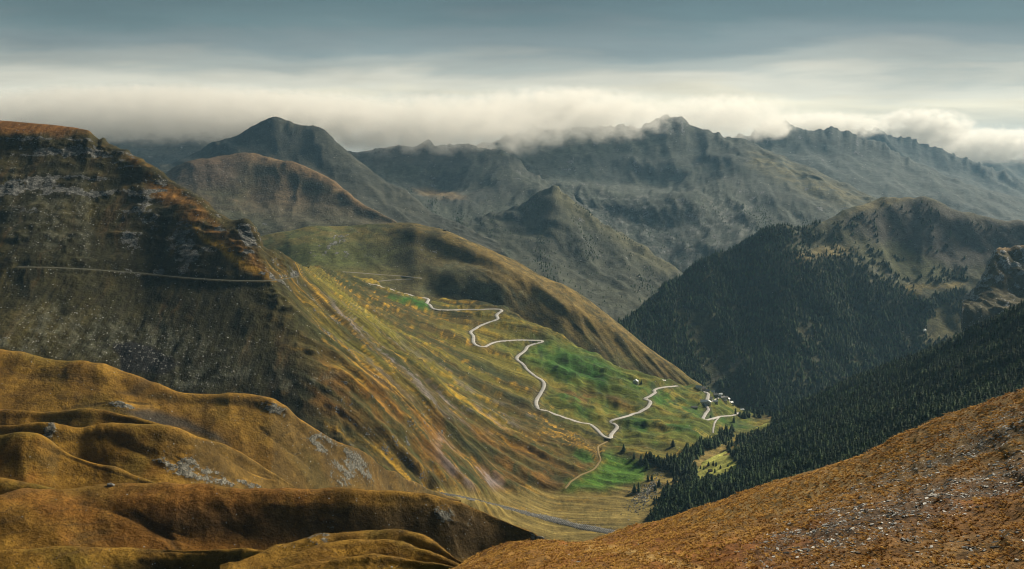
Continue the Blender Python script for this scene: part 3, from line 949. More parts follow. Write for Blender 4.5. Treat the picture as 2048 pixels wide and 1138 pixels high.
# ---- central range with its cirque
cr = loft('central_range', [
    [(640, 430, 5200), (760, 440, 5200), (860, 450, 5300), (1000, 470, 5400), (1250, 480, 5600)],
    [(640, 395, 5800), (760, 392, 5900), (830, 392, 6000), (880, 398, 6000), (960, 402, 5950), (1050, 420, 5900), (1250, 450, 6000)],
    [(640, 370, 6300), (760, 368, 6300), (830, 372, 6500), (880, 380, 6500), (920, 378, 6350), (1000, 365, 6300), (1080, 390, 6100), (1250, 440, 6150)],
    [(640, 335, 6800), (760, 330, 6800), (850, 325, 6900), (930, 325, 6800), (1000, 330, 6700), (1080, 372, 6350), (1250, 436, 6250)],
    [(640, 310, 7200), (724, 302, 7200), (768, 295, 7200), (812, 294, 7200), (838, 294, 7200), (845, 286, 7200), (856, 281, 7200), (866, 289, 7200), (872, 293, 7200),
     (900, 288, 7200), (926, 288, 7150), (961, 292, 7100), (996, 299, 7050), (1014, 307, 7000), (1045, 332, 6800), (1075, 356, 6600), (1097, 369, 6450), (1150, 395, 6350), (1250, 432, 6300)]],
    640, 1250, 3, 3, (150, 120), ((300, 200), (800, 800)), 12, 2.5, mk_disp(280, 32, 380, 18, 560, jag=24, js=26, gdir=-10))
c_, rk, nl, nm, nf = col_mtn(cr, (.068, .076, .060), (.060, .064, .054), (.14, .14, .135), 30, .12, dark=(.02, .032, .018), tree=.5, seed=4)
px, py = wpx(cr, 8, 120)
c_ = mixc(c_, (.19, .13, .06), ell(px, py, 880, 388, 46, 8, 8, .5) * .85)
c_ = mixc(c_, (.035, .035, .036), sst(345, 310, py) * sst(980, 900, px) * .6)
add_land(cr, c_, .02 + .05 * rk, terrain_mat('central_range_rock', 4.4, .5, .28, rock=(0.128, 0.134, 0.138)), rk)

# ---- big mountain with the summit pyramid and the rocky lower face
bm = loft('big_mountain', [
    [(900, 440, 6000), (1130, 440, 5900), (1250, 500, 5500), (1380, 570, 5000), (1500, 540, 5000), (1650, 480, 5200), (1900, 500, 5400)],
    [(900, 410, 6300), (1100, 400, 6300), (1250, 440, 6000), (1380, 470, 5700), (1500, 450, 5800), (1650, 430, 6000), (1900, 490, 5700)],
    [(900, 392, 6500), (1080, 365, 6600), (1180, 378, 6500), (1300, 390, 6300), (1400, 395, 6250), (1470, 385, 6500), (1560, 372, 6700), (1650, 396, 6560), (1750, 424, 6300), (1900, 490, 5760)],
    [(900, 380, 7000), (1080, 355, 7200), (1180, 366, 7300), (1300, 378, 7200), (1400, 372, 7000), (1470, 340, 7200), (1560, 340, 7200), (1650, 376, 6850), (1750, 412, 6450), (1900, 486, 5820)],
    [(900, 330, 7800), (1080, 310, 7900), (1200, 310, 7900), (1300, 320, 7800), (1400, 325, 7600), (1470, 305, 7700), (1560, 324, 7480), (1650, 364, 7040), (1750, 404, 6560), (1900, 481, 5900)],
    [(900, 296, 8300), (1000, 280, 8400), (1062, 258, 8500), (1119, 258, 8500), (1163, 255, 8500), (1229, 253, 8500), (1280, 258, 8500), (1295, 244, 8520), (1317, 235, 8550), (1333, 223, 8600),
     (1346, 235, 8560), (1360, 235, 8540), (1383, 251, 8500), (1405, 263, 8450), (1427, 266, 8400), (1458, 273, 8350), (1490, 282, 8200), (1515, 294, 8050), (1541, 306, 7900), (1568, 315, 7800),
     (1612, 335, 7550), (1656, 355, 7350), (1699, 373, 7100), (1743, 395, 6850), (1800, 428, 6500), (1900, 476, 6100)]],
    900, 1900, 3, 3, (200, 150), ((300, 220), (900, 900)), 10, 2.0, mk_disp(300, 42, 420, 26, 580, jag=30, js=24, jwin=(1440, 1530)))
c_, rk, nl, nm, nf = col_mtn(bm, (.076, .088, .072), (.064, .074, .064), (.15, .15, .145), 30, .10, dark=(.024, .036, .024), tree=.55, seed=5)
px, py = wpx(bm, 10, 150)
c_ = mixc(c_, (.15, .135, .065), pmask(px, py, [(1500, 300), (1560, 315), (1660, 358), (1760, 400), (1740, 420), (1640, 400), (1560, 360), (1500, 330)], 18) * sst(-.5, .2, nm) * .85)  # lit side of the right spur painted lighter
lowf = pmask(px, py, [(1070, 360), (1180, 376), (1300, 390), (1420, 395), (1500, 380), (1520, 560), (1380, 560), (1250, 480)], 14)
c_ = mixc(c_, (.22, .22, .21), lowf * sst(.05, .35, nf + .5 * nm) * .6)
add_land(bm, c_, .02 + .04 * rk, terrain_mat('big_mountain_rock', 5.0, .5, .28, rock=(0.14, 0.147, 0.151)), rk)

# ---- gorge pyramid
pz = loft('pyramid_ridge', [
    [(830, 490, 4100), (950, 530, 4000), (1050, 575, 3900), (1150, 625, 3700), (1250, 680, 3450), (1330, 670, 3500), (1460, 660, 3700)],
    [(830, 475, 4600), (950, 490, 4600), (1050, 500, 4600), (1110, 505, 4550), (1200, 560, 4300), (1300, 610, 4000), (1460, 640, 3900)],
    [(830, 462, 5100), (950, 455, 5100), (1050, 440, 5050), (1110, 430, 4950), (1150, 450, 4900), (1200, 495, 4750), (1300, 555, 4450), (1460, 630, 4100)],
    [(830, 455, 5400), (950, 440, 5450), (1010, 425, 5450), (1060, 400, 5420), (1092, 377, 5400), (1108, 371, 5400), (1133, 391, 5320), (1163, 419, 5200), (1207, 448, 5080), (1251, 474, 4980), (1295, 501, 4880),
     (1339, 527, 4760), (1380, 553, 4650), (1460, 612, 4350)]],
    830, 1460, 3, 3, (150, 120), ((200, 200), (600, 700)), 10, 3, mk_disp(210, 30, 300, 14, 600, jag=10, js=30, gdir=20))
c_, rk, nl, nm, nf = col_mtn(pz, (.066, .070, .048), (.052, .056, .042), (.16, .158, .148), 24, .2, dark=(.020, .034, .020), tree=.55, seed=6)
px, py = wpx(pz, 8, 90)
c_ = mixc(c_, (.115, .108, .055), sst(34, 4, pldist(px, py, [(1108, 371), (1133, 391), (1163, 419), (1207, 448), (1251, 474), (1295, 501), (1339, 527)])) * sst(1100, 1120, px) * .8)  # lit right edge of the pyramid painted lighter
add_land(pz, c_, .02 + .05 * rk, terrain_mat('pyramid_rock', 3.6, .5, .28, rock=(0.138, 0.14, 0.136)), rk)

# ---- right far ranges
rr = loft('right_far_range', [
    [(1430, 420, 7500), (1600, 420, 7600), (1750, 450, 7400), (1900, 480, 7200), (2420, 560, 7000)],
    [(1430, 360, 8600), (1600, 350, 8600), (1750, 370, 8500), (1900, 410, 8300), (2048, 445, 8100), (2420, 520, 8000)],
    [(1430, 310, 9600), (1600, 305, 9600), (1750, 320, 9600), (1900, 365, 9300), (2048, 410, 9000), (2420, 500, 8800)],
    [(1430, 272, 10200), (1470, 273, 10200), (1500, 268, 10200), (1508, 250, 10200), (1516, 262, 10200), (1535, 268, 10200), (1550, 254, 10200), (1559, 246, 10200), (1572, 242, 10200), (1585, 255, 10200), (1612, 261, 10200), (1651, 259, 10250), (1662, 253, 10250),
     (1678, 263, 10250), (1695, 263, 10250), (1721, 277, 10200), (1743, 277, 10200), (1761, 286, 10150), (1810, 312, 10000), (1866, 338, 9800), (1940, 372, 9600), (2048, 402, 9400), (2420, 490, 9200)]],
    1430, 2420, 3, 3, (200, 150), ((300, 250), (900, 1000)), 8, 1.6, mk_disp(360, 46, 500, 24, 620, jag=46, js=20, jwin=(1800, 1900)))
c_, rk, nl, nm, nf = col_mtn(rr, (.078, .092, .084), (.066, .080, .072), (.14, .145, .145), 40, .18, dark=(.03, .045, .032), tree=.5, seed=7)
add_land(rr, c_, .02 + .03 * rk, terrain_mat('right_far_rock', 6.2, .5, .28, rock=(0.135, 0.143, 0.151)), rk)
r2 = loft('right_back_range', [
    [(1600, 400, 9800), (2000, 420, 9800), (2450, 500, 9800)],
    [(1600, 300, 11800), (1800, 320, 11800), (1950, 365, 11500), (2450, 480, 11000)],
    [(1600, 262, 12500), (1678, 251, 12500), (1721, 258, 12500), (1761, 262, 12500), (1787, 273, 12500), (1831, 282, 12500), (1866, 295, 12500), (1888, 303, 12400), (1963, 329, 12200), (2048, 365, 12000), (2450, 470, 11500)]],
    1600, 2450, 3, 3, (200, 150), ((300, 250), (900, 1000)), 8, 1.6, mk_disp(400, 60, 500, 30, 640, jag=70, js=26))
c_, rk, nl, nm, nf = col_mtn(r2, (.078, .092, .084), (.066, .080, .072), (.13, .135, .135), 46, .2, seed=8)
add_land(r2, c_, .1 * rk, terrain_mat('right_back_rock', 7.5, .5, .28, rock=(0.13, 0.138, 0.146)), .7*rk)
r3 = loft('right_horizon_range', [
    [(1700, 420, 12500), (2450, 480, 12500)],
    [(1700, 300, 14800), (1900, 320, 14800), (2450, 420, 14500)],
    [(1700, 262, 15500), (1820, 275, 15500), (1882, 281, 15500), (1902, 285, 15500), (1941, 299, 15500), (1976, 305, 15500), (2007, 309, 15500), (2048, 321, 15500), (2450, 400, 15000)]],
    1700, 2450, 3, 3, (200, 150), ((300, 250), (900, 1000)), 8, 1.6, mk_disp(600, 80, 360, 44, 660, jag=60, js=30))
c_, rk, nl, nm, nf = col_mtn(r3, (.078, .092, .084), (.066, .080, .072), (.12, .125, .125), 50, .2, seed=9)
add_land(r3, c_, .1 * rk, terrain_mat('right_horizon_rock', 9, .5, .28, rock=(0.13, 0.138, 0.146)), .7*rk)

# ---- right mountain: forest below, bald summit above
R_CURVES = [
    [(1180, 690, 24), (1260, 715, 24), (1340, 760, 24), (1440, 815, 22), (1500, 845, 22), (1560, 855, 22), (1640, 835, 22), (1800, 785, 22), (1900, 745, 22), (2048, 690, 22), (2420, 570, 22)],
    [(1180, 685, 28), (1260, 690, 28), (1340, 700, 28), (1440, 725, 26), (1500, 735, 26), (1600, 730, 26), (1700, 705, 26), (1800, 685, 26), (1900, 655, 26), (2048, 622, 26), (2420, 530, 26)],
    [(1180, 682, 28), (1260, 660, 28), (1340, 640, 28), (1440, 630, 28), (1500, 625, 28), (1600, 620, 28), (1700, 615, 30), (1790, 600, 20), (1850, 582, 14), (1950, 578, 20), (2048, 578, 24), (2420, 510, 26)],
    [(1180, 680, 28), (1260, 645, 28), (1340, 595, 28), (1440, 560, 28), (1500, 545, 27), (1590, 522, 14), (1650, 512, 10), (1720, 530, 26), (1790, 565, 24), (1850, 560, 22), (1950, 550, 26), (2048, 545, 28), (2420, 500, 28)],
    [(1180, 678, 28), (1260, 638, 28), (1340, 575, 28), (1440, 525, 27), (1500, 500, 27), (1590, 490, 24), (1650, 492, 26), (1740, 488, 27), (1800, 500, 28), (1860, 510, 29), (1950, 510, 29), (2048, 510, 29), (2420, 490, 30)],
    [(1180, 676, 3300), (1245, 640, 3400), (1348, 558, 3700), (1392, 531, 3800), (1436, 507, 3880), (1480, 485, 3960), (1524, 464, 4030), (1555, 457, 4080), (1576, 456, 4100), (1612, 454, 4150), (1656, 439, 4250), (1699, 419, 4350), (1735, 404, 4430), (1765, 397, 4500),
     (1814, 395, 4540), (1826, 396, 4540), (1845, 393, 4520), (1867, 400, 4500), (1897, 415, 4460), (1919, 422, 4430), (1963, 433, 4400), (1998, 441, 4380), (2048, 444, 4350), (2420, 470, 4300)]]


def disp_right(X, Y, Z, px, py, Nn):
    w = fbm(X / 220, Y / 220, 3, 701) * 60
    up = sst(520, 480, py) * sst(1650, 1760, px)
    d = (ridged((X + w) / 240, Y / 900, 4, 702) - .45) * 22 * (1 - .7 * up)
    d += (ridged((X + .4 * w) / 110, Y / 900, 3, 705) - .45) * 9 * up
    d += fbm(X / 150, Y / 150, 5, 710) * 14
    return d


rm = loft('right_mountain', R_CURVES, 1180, 2420, 3, 3, (120, 90), ((200, 80), (600, 450)), 26, 4, disp_right, ang=True)


def col_right(L):
    X, Y, Z = L.X, L.Y, L.Z
    px, py = wpx(L, 10, 90)
    nl = fbm(X / 260, Y / 260, 4, 720); nm = fbm(X / 70, Y / 70, 4, 721); nf = fbm(X / 22, Y / 22, 3, 722)
    c = mixc(base_rgb(L, (.045, .050, .020)), (.07, .068, .026), sst(-.2, .4, nm))
    bald = pmask(px, py, [(1575, 470), (1660, 440), (1740, 404), (1840, 393), (1960, 432), (2450, 470), (2450, 560), (1990, 540), (1920, 560), (1800, 590), (1740, 560), (1700, 520), (1640, 530), (1585, 520)], 14)
    c = mixc(c, (.078, .080, .042), bald)
    face = pmask(px, py, [(1700, 425), (1840, 396), (1960, 435), (2450, 470), (2450, 540), (1980, 530), (1900, 540), (1820, 490), (1740, 480), (1690, 450)], 14)
    st = fbm((X + 30 * nm) / 30, Y / 400, 4, 730)
    c = mixc(c, (.092, .084, .070), face * .9)
    c = mixc(c, (.165, .148, .128), face * sst(.05, .4, st) * .7)
    c = mixc(c, (.06, .065, .035), face * sst(.15, .4, -st) * .6)
    c = mixc(c, (.21, .165, .06), pmask(px, py, [(1580, 512), (1650, 492), (1700, 490), (1720, 498), (1660, 515), (1600, 527)], 7) * .85)
    c = mixc(c, (.17, .14, .06), pmask(px, py, [(1720, 405), (1770, 396), (1830, 394), (1810, 402), (1740, 420), (1700, 430)], 5) * .8)
    c = mixc(c, (.10, .105, .045), pmask(px, py, [(1700, 490), (1800, 485), (1860, 520), (1920, 545), (1850, 575), (1780, 580), (1760, 540)], 14) * .8)
    c = mixc(c, (.22, .17, .055), pmask(px, py, [(1800, 572), (1850, 568), (1935, 562), (1920, 574), (1850, 578), (1830, 592)], 4) * .85)
    c = mixc(c, (.15, .13, .05), ell(px, py, 1880, 655, 35, 45, 35, .5) * .6)
    c = mixc(c, (.15, .14, .12), np.maximum(ell(px, py, 1765, 560, 28, 22, 30, .5), ell(px, py, 1455, 745, 40, 10, -35, .6)) * sst(-.2, .3, nm + nf) * .6)
    c *= (1 + .25 * nf)[..., None]
    bald2 = pmask(px + 22 * nm, py + 16 * nf, [(1575, 470), (1660, 440), (1740, 404), (1840, 393), (1960, 432), (2450, 470), (2450, 560), (1990, 540), (1920, 560), (1800, 590), (1740, 560), (1700, 520), (1640, 530), (1585, 520)], 42)
    bare = np.clip(bald2 + ell(px, py, 1880, 655, 30, 42, 35, .4) + ell(px, py, 1455, 745, 42, 11, -35, .5)
                   + pmask(px, py, [(1800, 570), (1935, 560), (1930, 576), (1830, 594)], 4), 0, 1)
    return c, .02 + .03 * face, bare


c_, s_, rm.bare = col_right(rm)
add_land(rm, c_, s_, terrain_mat('right_mountain_ground', 3, .5, .4))

oc = loft('rock_outcrop', [
    [(1925, 612, 2620), (1985, 625, 2560), (2048, 640, 2500), (2420, 650, 2450)],
    [(1925, 606, 2700), (1960, 592, 2700), (1990, 585, 2690), (2048, 585, 2690), (2420, 560, 2680)],
    [(1925, 602, 2720), (1960, 570, 2760), (1975, 540, 2790), (1990, 515, 2815), (2010, 512, 2825), (2048, 520, 2815), (2420, 500, 2820)],
    [(1925, 598, 2740), (1950, 580, 2800), (1968, 556, 2840), (1978, 528, 2850), (1988, 508, 2858), (1998, 497, 2864), (2012, 494, 2880), (2048, 493, 2900), (2150, 480, 2920), (2420, 440, 2950)]],
    1925, 2420, 2.6, 2.6, (80, 60), ((120, 30), (300, 200)), 6, 2, mk_disp(70, 16, 60, 10, 760, jag=5, js=16))
c_, rk, nl, nm, nf = col_mtn(oc, (.10, .085, .04), (.07, .065, .03), (.17, .168, .165), 12, -.1, seed=11)
px, py = wpx(oc, 5, 40)
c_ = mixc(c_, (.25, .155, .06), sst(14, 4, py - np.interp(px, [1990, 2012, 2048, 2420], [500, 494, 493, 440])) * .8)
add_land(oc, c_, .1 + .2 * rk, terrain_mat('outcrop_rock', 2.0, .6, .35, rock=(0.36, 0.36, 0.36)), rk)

# ---- near forest slope on the right of the valley
fs = loft('forest_slope', [
    [(1200, 1150, 1400), (1290, 1080, 1480), (1400, 1040, 1380), (1550, 1010, 1250), (1700, 970, 1130), (1900, 900, 1050), (2420, 760, 950)],
    [(1200, 1130, 1430), (1290, 1052, 1530), (1370, 985, 1640), (1440, 955, 1700), (1550, 930, 1620), (1700, 890, 1480), (1900, 820, 1380), (2420, 680, 1250)],
    [(1200, 1115, 1460), (1290, 1030, 1590), (1370, 962, 1735), (1440, 920, 1880), (1500, 890, 2000), (1560, 870, 2000), (1700, 820, 1860), (1900, 745, 1720), (2048, 680, 1620), (2420, 560, 1500)],
    [(1200, 1108, 1480), (1290, 1020, 1620), (1370, 953, 1765), (1440, 908, 1930), (1500, 872, 2130), (1540, 848, 2280), (1559, 836, 2340), (1594, 818, 2340), (1637, 799, 2320), (1681, 777, 2270), (1725, 759, 2220), (1769, 742, 2160), (1812, 724, 2110),
     (1856, 704, 2060), (1900, 687, 2010), (1963, 658, 1940), (2048, 614, 1850), (2420, 430, 1650)]],
    1200, 2420, 3, 3, (60, 50), ((120, 60), (400, 300)), 12, 4, mk_disp(200, 16, 110, 8, 780, gdir=60), maxm=14)
X, Y = fs.X, fs.Y
px, py = wpx(fs, 6, 50)
nm = fbm(X / 50, Y / 50, 4, 790); nf = fbm(X / 15, Y / 15, 3, 791)
c_ = mixc(base_rgb(fs, (.045, .048, .018)), (.075, .066, .022), sst(-.2, .4, nm))
clear = np.maximum(pmask(px, py, [(1390, 920), (1418, 900), (1450, 895), (1460, 915), (1478, 932), (1480, 946), (1440, 958), (1395, 964)], 6),
                   pmask(px, py, [(1470, 852), (1500, 842), (1540, 836), (1535, 856), (1480, 870)], 3))
fs.clear = np.maximum(clear, pmask(px, py, [(1200, 1120), (1262, 1010), (1300, 975), (1330, 985), (1300, 1010), (1280, 1090)], 8))
c_ = mixc(c_, (.34, .34, .07), np.clip(clear * 1.2, 0, 1))
c_ = mixc(c_, (.22, .17, .055), pmask(px, py, [(1200, 1120), (1262, 1010), (1300, 975), (1330, 985), (1290, 1010), (1270, 1090)], 8))
c_ *= (1 + .25 * nf)[..., None]
add_land(fs, c_, .03 + 0 * px, terrain_mat('forest_floor', 1.6, .5, .4))


# ---- the grassy hills in front
def grassy(name, curves, x0, x1, step, rowpx, front, backs, seed, gs, ga, rust=0.3, s=0.5, gdir=0, extra=None, smtop=5, sm=14, fine=.5, dark=.35, rocks=(), gul=()):
    curves = [[(x_, y_, a_ * 1.22 + (3 if a_ > 9 else 0)) for (x_, y_, a_) in cv] for cv in curves[:-1]] + [curves[-1]]
    L = loft(name, curves, x0, x1, step, rowpx, front, backs, sm, smtop, None, ang=True)
    Nn = L.N
    X, Y, Z = L.X.copy(), L.Y.copy(), L.Z.copy()
    ca, sa = math.cos(R(gdir)), math.sin(R(gdir))
    a = X * ca + Y * sa; b = -X * sa + Y * ca
    w = fbm(X / (gs * 1.4), Y / (gs * 1.4), 3, seed + 5) * gs * .5
    d = (ridged((a + w) / gs, b / (gs * 3.5), 3, seed) - .45) * ga + fbm(X / (gs * .7), Y / (gs * .7), 4, seed + 6) * ga * .5
    d = d + fbm(X / (gs * .08), Y / (gs * .08), 3, seed + 7) * ga * fine * .12
    # drainage creases worn into the turf
    crs = sst(.90, .99, 1 - np.abs(pn((.8 * a + .6 * b + 2.2 * w) / (gs * .7), (.8 * b - .6 * a + 1.4 * w) / (gs * 1.3), seed + 30))) * sst(.05, .4, fbm(X / gs, Y / gs, 3, seed + 31))
    d = d - crs * ga * .10
    gm_ = np.zeros_like(X)
    for pl_ in gul:
        q_ = pldist(L.px + 3.5 * fbm(X / (gs * .15), Y / (gs * .15), 3, seed + 33), L.py + 2.5 * fbm(X / (gs * .15), Y / (gs * .15), 3, seed + 34), pl_)
        en_ = np.minimum(np.hypot(L.px - pl_[0][0], (L.py - pl_[0][1]) * 1.5), np.hypot(L.px - pl_[-1][0], (L.py - pl_[-1][1]) * 1.5))
        tp_ = sst(0, 55, en_) * sst(-.5, .15, fbm(X / (gs * .2), Y / (gs * .2), 3, seed + 35))
        gm_ = np.maximum(gm_, sst(2.8, .3, q_) * tp_)
        d = d - sst(22, 0, q_) * sst(0, 70, en_) * ga * .16
    d = d - gm_ * ga * .10
    crs = np.maximum(crs, gm_ * .8)
    rk = np.zeros_like(X)
    for (cx, cy, rx, ry, an) in rocks:
        rk = np.maximum(rk, ell(L.px, L.py, cx, cy, rx, ry, an, .6))
    rk = rk * sst(-.35, .15, fbm(X / (gs * .12), (Y + Z) / (gs * .12), 4, seed + 20))
    d = d + rk * ga * .22 * ridged(X / (gs * .1), (Y + Z) / (gs * .1), 3, seed + 21)
    if extra is not None:
        d = d + extra(L)
    L.P = L.P + Nn * d[..., None]
    L.refresh()
    X, Y, Z = L.X, L.Y, L.Z
    nl = fbm(X / gs, Y / gs, 4, seed + 10); nm = fbm(X / (gs * .25), Y / (gs * .25), 4, seed + 11); nf = fbm(X / (gs * .05), Y / (gs * .05), 3, seed + 12)
    c = mixc(base_rgb(L, (.160, .086, .014)), (.272, .152, .025), sst(-.3, .3, nm + .3 * nl))
    c = mixc(c, (.21, .088, .020), sst(.3 - rust, .8 - rust, nl + .4 * nm) * .75)
    c = mixc(c, (.100, .090, .018), sst(.0, .4, fbm(X / (gs * .5), Y / (gs * .5), 4, seed + 13)) * .42 * dark / .35)
    trk = sst(.80, .97, 1 - np.abs(pn(X / (gs * .9) + nm * .6, (Z + .10 * X + gs * .05 * nm) / (gs * .035), seed + 40))) * sst(-.1, .3, fbm(X / (gs * .8), Y / (gs * .8), 3, seed + 41))
    c = mixc(c, (.095, .058, .022), trk * .55)
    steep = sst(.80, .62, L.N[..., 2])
    c = mixc(c, (.060, .047, .020), steep * .6)  # steep ground tinted darker to deepen its shading
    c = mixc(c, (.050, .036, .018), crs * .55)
    c *= (1 + .22 * nf)[..., None]
    spk = .008 + .03 * sst(.2, .6, nm) + .15 * rk + .03 * steep
    L.rk = rk * .8
    return L, c, spk


L_, c_, s_ = grassy('hill_upper', [
    [(-330, 880, 22), (0, 880, 22), (200, 880, 22), (300, 900, 24), (420, 920, 26), (520, 980, 28), (600, 1030, 30), (760, 1050, 28), (920, 1060, 14)],
    [(-330, 800, 17), (0, 800, 17), (200, 818, 19), (330, 832, 22), (450, 850, 24), (560, 890, 30), (650, 945, 32), (760, 1000, 30), (850, 1022, 22), (920, 1025, 12)],
    [(-330, 740, 16), (0, 745, 16), (150, 768, 16), (300, 798, 18), (430, 812, 18), (540, 825, 26), (620, 880, 30), (700, 925, 32), (780, 962, 30), (860, 998, 18), (920, 1006, 10)],
    [(-330, 692, 930), (0, 698, 950), (48, 702, 950), (101, 711, 950), (153, 722, 950), (201, 734, 950), (242, 744, 950), (282, 752, 950), (322, 767, 950), (362, 779, 950), (403, 785, 955), (443, 788, 960), (507, 791, 970),
     (543, 795, 970), (572, 813, 975), (596, 833, 980), (628, 853, 990), (652, 867, 1000), (700, 889, 1030), (739, 909, 1070), (773, 933, 1110), (808, 959, 1170), (842, 973, 1220), (862, 980, 1250), (920, 996, 1300)]],
    -330, 920, 2.8, 2.8, (40, 60), ((60, 30), (160, 140)), 800, 130, 8, .15, gdir=15, rocks=((545, 815, 30, 14, 30), (640, 885, 40, 18, 20), (690, 940, 30, 30, 0), (720, 930, 14, 50, -40), (250, 815, 40, 8, 5)),
    gul=([(60, 822), (140, 816), (230, 808), (320, 806), (370, 798)], [(140, 780), (165, 790), (150, 802), (180, 812)], [(500, 842), (540, 872), (600, 915), (640, 950)]))
px, py = wpx(L_, 6, 40)
c_ = mixc(c_, (.05, .046, .042), pmask(px, py, [(240, 822), (300, 815), (370, 840), (440, 870), (460, 890), (400, 868), (300, 846)], 8) * .85)
add_land(L_, c_, s_, terrain_mat('hill_upper_grass', .75, .5, .24, patch=.28), L_.rk)

L_, c_, s_ = grassy('hill_ripple_back', [
    [(-330, 875, 24), (0, 875, 24), (250, 880, 26), (340, 885, 26)],
    [(-330, 840, 16), (0, 840, 16), (150, 840, 18), (217, 842, 22), (282, 856, 24), (340, 868, 24)],
    [(-330, 826, 660), (0, 824, 660), (81, 825, 660), (153, 822, 660), (181, 820, 660), (217, 825, 660), (250, 835, 655), (282, 843, 650), (340, 856, 645)]],
    -330, 340, 3, 2.5, (20, 40), ((30, 18), (90, 90)), 820, 90, 4, .2)
add_land(L_, c_, s_, terrain_mat('hill_ripple_back_grass', .6, .5, .24, patch=.28), L_.rk)

L_, c_, s_ = grassy('hill_ripple', [
    [(-330, 990, 26), (0, 990, 26), (200, 990, 26), (400, 1005, 26), (560, 1015, 26), (620, 1008, 20)],
    [(-330, 930, 30), (0, 930, 30), (110, 935, 30), (200, 930, 32), (330, 930, 32), (430, 945, 28), (520, 972, 26), (620, 1000, 20)],
    [(-330, 880, 22), (0, 880, 22), (110, 885, 26), (200, 888, 24), (330, 885, 20), (430, 905, 22), (520, 945, 24), (620, 992, 20)],
    [(-330, 850, 570), (0, 849, 570), (40, 846, 570), (85, 843, 570), (113, 846, 570), (161, 853, 575), (221, 853, 580), (262, 852, 580), (322, 853, 585), (362, 859, 590), (403, 871, 595), (443, 881, 605), (475, 897, 615),
     (503, 917, 620), (543, 946, 630), (596, 974, 640), (620, 984, 640)]],
    -330, 620, 2.8, 2.6, (20, 40), ((30, 20), (90, 90)), 840, 90, 6, .2, gdir=20, rocks=((400, 950, 60, 16, 10), (350, 925, 50, 12, 0), (100, 862, 12, 24, 10), (470, 965, 50, 10, 10)),
    gul=([(395, 876), (430, 893), (462, 915), (500, 940), (560, 968)], [(200, 862), (230, 885), (290, 910), (330, 930)]))
add_land(L_, c_, s_, terrain_mat('hill_ripple_grass', .55, .5, .24, patch=.28), L_.rk)

L_, c_, s_ = grassy('hill_fold', [
    [(-330, 1000, 26), (0, 1000, 28), (200, 1000, 28), (320, 995, 24)],
    [(-330, 925, 30), (0, 920, 32), (120, 940, 32), (220, 965, 30), (320, 988, 24)],
    [(-330, 895, 16), (0, 890, 16), (60, 890, 18), (120, 912, 26), (220, 950, 28), (320, 980, 22)],
    [(-330, 880, 470), (0, 873, 480), (40, 869, 482), (76, 871, 484), (97, 881, 484), (117, 896, 484), (145, 912, 484), (181, 926, 484), (217, 938, 484), (258, 950, 484), (290, 962, 484), (320, 972, 484)]],
    -330, 320, 2.8, 2.6, (20, 40), ((25, 18), (80, 80)), 860, 70, 4, .25)
add_land(L_, c_, s_, terrain_mat('hill_fold_grass', .5, .5, .24, patch=.28), L_.rk)

L_, c_, s_ = grassy('hill_cheek', [
    [(-330, 1010, 22), (0, 1010, 22), (160, 1005, 22)],
    [(-330, 965, 430), (0, 959, 430), (40, 963, 430), (80, 971, 430), (117, 980, 430), (160, 990, 430)]],
    -330, 160, 3, 2.6, (20, 30), ((20, 12), (60, 60)), 870, 60, 2.5, .25)
add_land(L_, c_, s_, terrain_mat('hill_cheek_grass', .5, .5, .24, patch=.28), L_.rk)

hb, c_, s_ = grassy('hill_boulder', [
    [(-330, 1150, 22), (0, 1150, 22), (300, 1150, 26), (500, 1150, 26), (700, 1160, 28), (900, 1170, 30), (1120, 1200, 30)],
    [(-330, 1070, 20), (0, 1072, 20), (200, 1068, 24), (400, 1075, 32), (600, 1080, 36), (800, 1090, 40), (950, 1115, 40), (1120, 1150, 34)],
    [(-330, 1030, 8), (0, 1030, 10), (150, 1018, 12), (300, 1015, 20), (500, 1025, 28), (700, 1028, 34), (850, 1038, 36), (960, 1066, 36), (1060, 1102, 34), (1120, 1118, 30)],
    [(-330, 1020, 4), (0, 1012, 6), (150, 992, 6), (300, 985, 6), (500, 998, 8), (700, 1000, 14), (850, 1008, 18), (960, 1034, 24), (1060, 1076, 28), (1120, 1104, 28)],
    [(-330, 1010, 370), (0, 1000, 385), (52, 985, 395), (121, 979, 400), (161, 976, 405), (221, 969, 410), (282, 965, 412), (350, 963, 414), (386, 967, 414), (475, 978, 414), (564, 977, 416), (700, 977, 420), (773, 981, 424), (825, 988, 428), (876, 993, 432),
     (927, 1002, 436), (961, 1014, 438), (996, 1029, 438), (1030, 1044, 436), (1064, 1058, 432), (1098, 1082, 428), (1120, 1096, 424)]],
    -330, 1120, 2.6, 2.6, (15, 30), ((25, 16), (90, 100)), 880, 80, 4.5, .5, gdir=35, fine=.6, rocks=((660, 1045, 16, 12, 0), (1080, 1075, 18, 26, -30), (900, 1035, 40, 18, 20)),
    gul=([(160, 1008), (200, 1016), (228, 1024), (262, 1036), (292, 1052), (340, 1074), (392, 1092)], [(300, 1046), (345, 1060), (405, 1082)], [(430, 1042), (478, 1064), (508, 1088)], [(60, 1052), (120, 1040), (180, 1036)]))
px, py = wpx(hb, 6, 25)
c_ = mixc(c_, (.060, .040, .020), pmask(px, py, [(250, 1025), (420, 1012), (560, 1025), (700, 1018), (900, 1015), (1000, 1040), (1110, 1100), (1000, 1130), (700, 1090), (450, 1080), (300, 1065)], 18) * .6)  # shaded belly below the crest, shade put into the colour
add_land(hb, c_, s_, terrain_mat('hill_boulder_grass', .42, .5, .24, patch=.28), hb.rk)

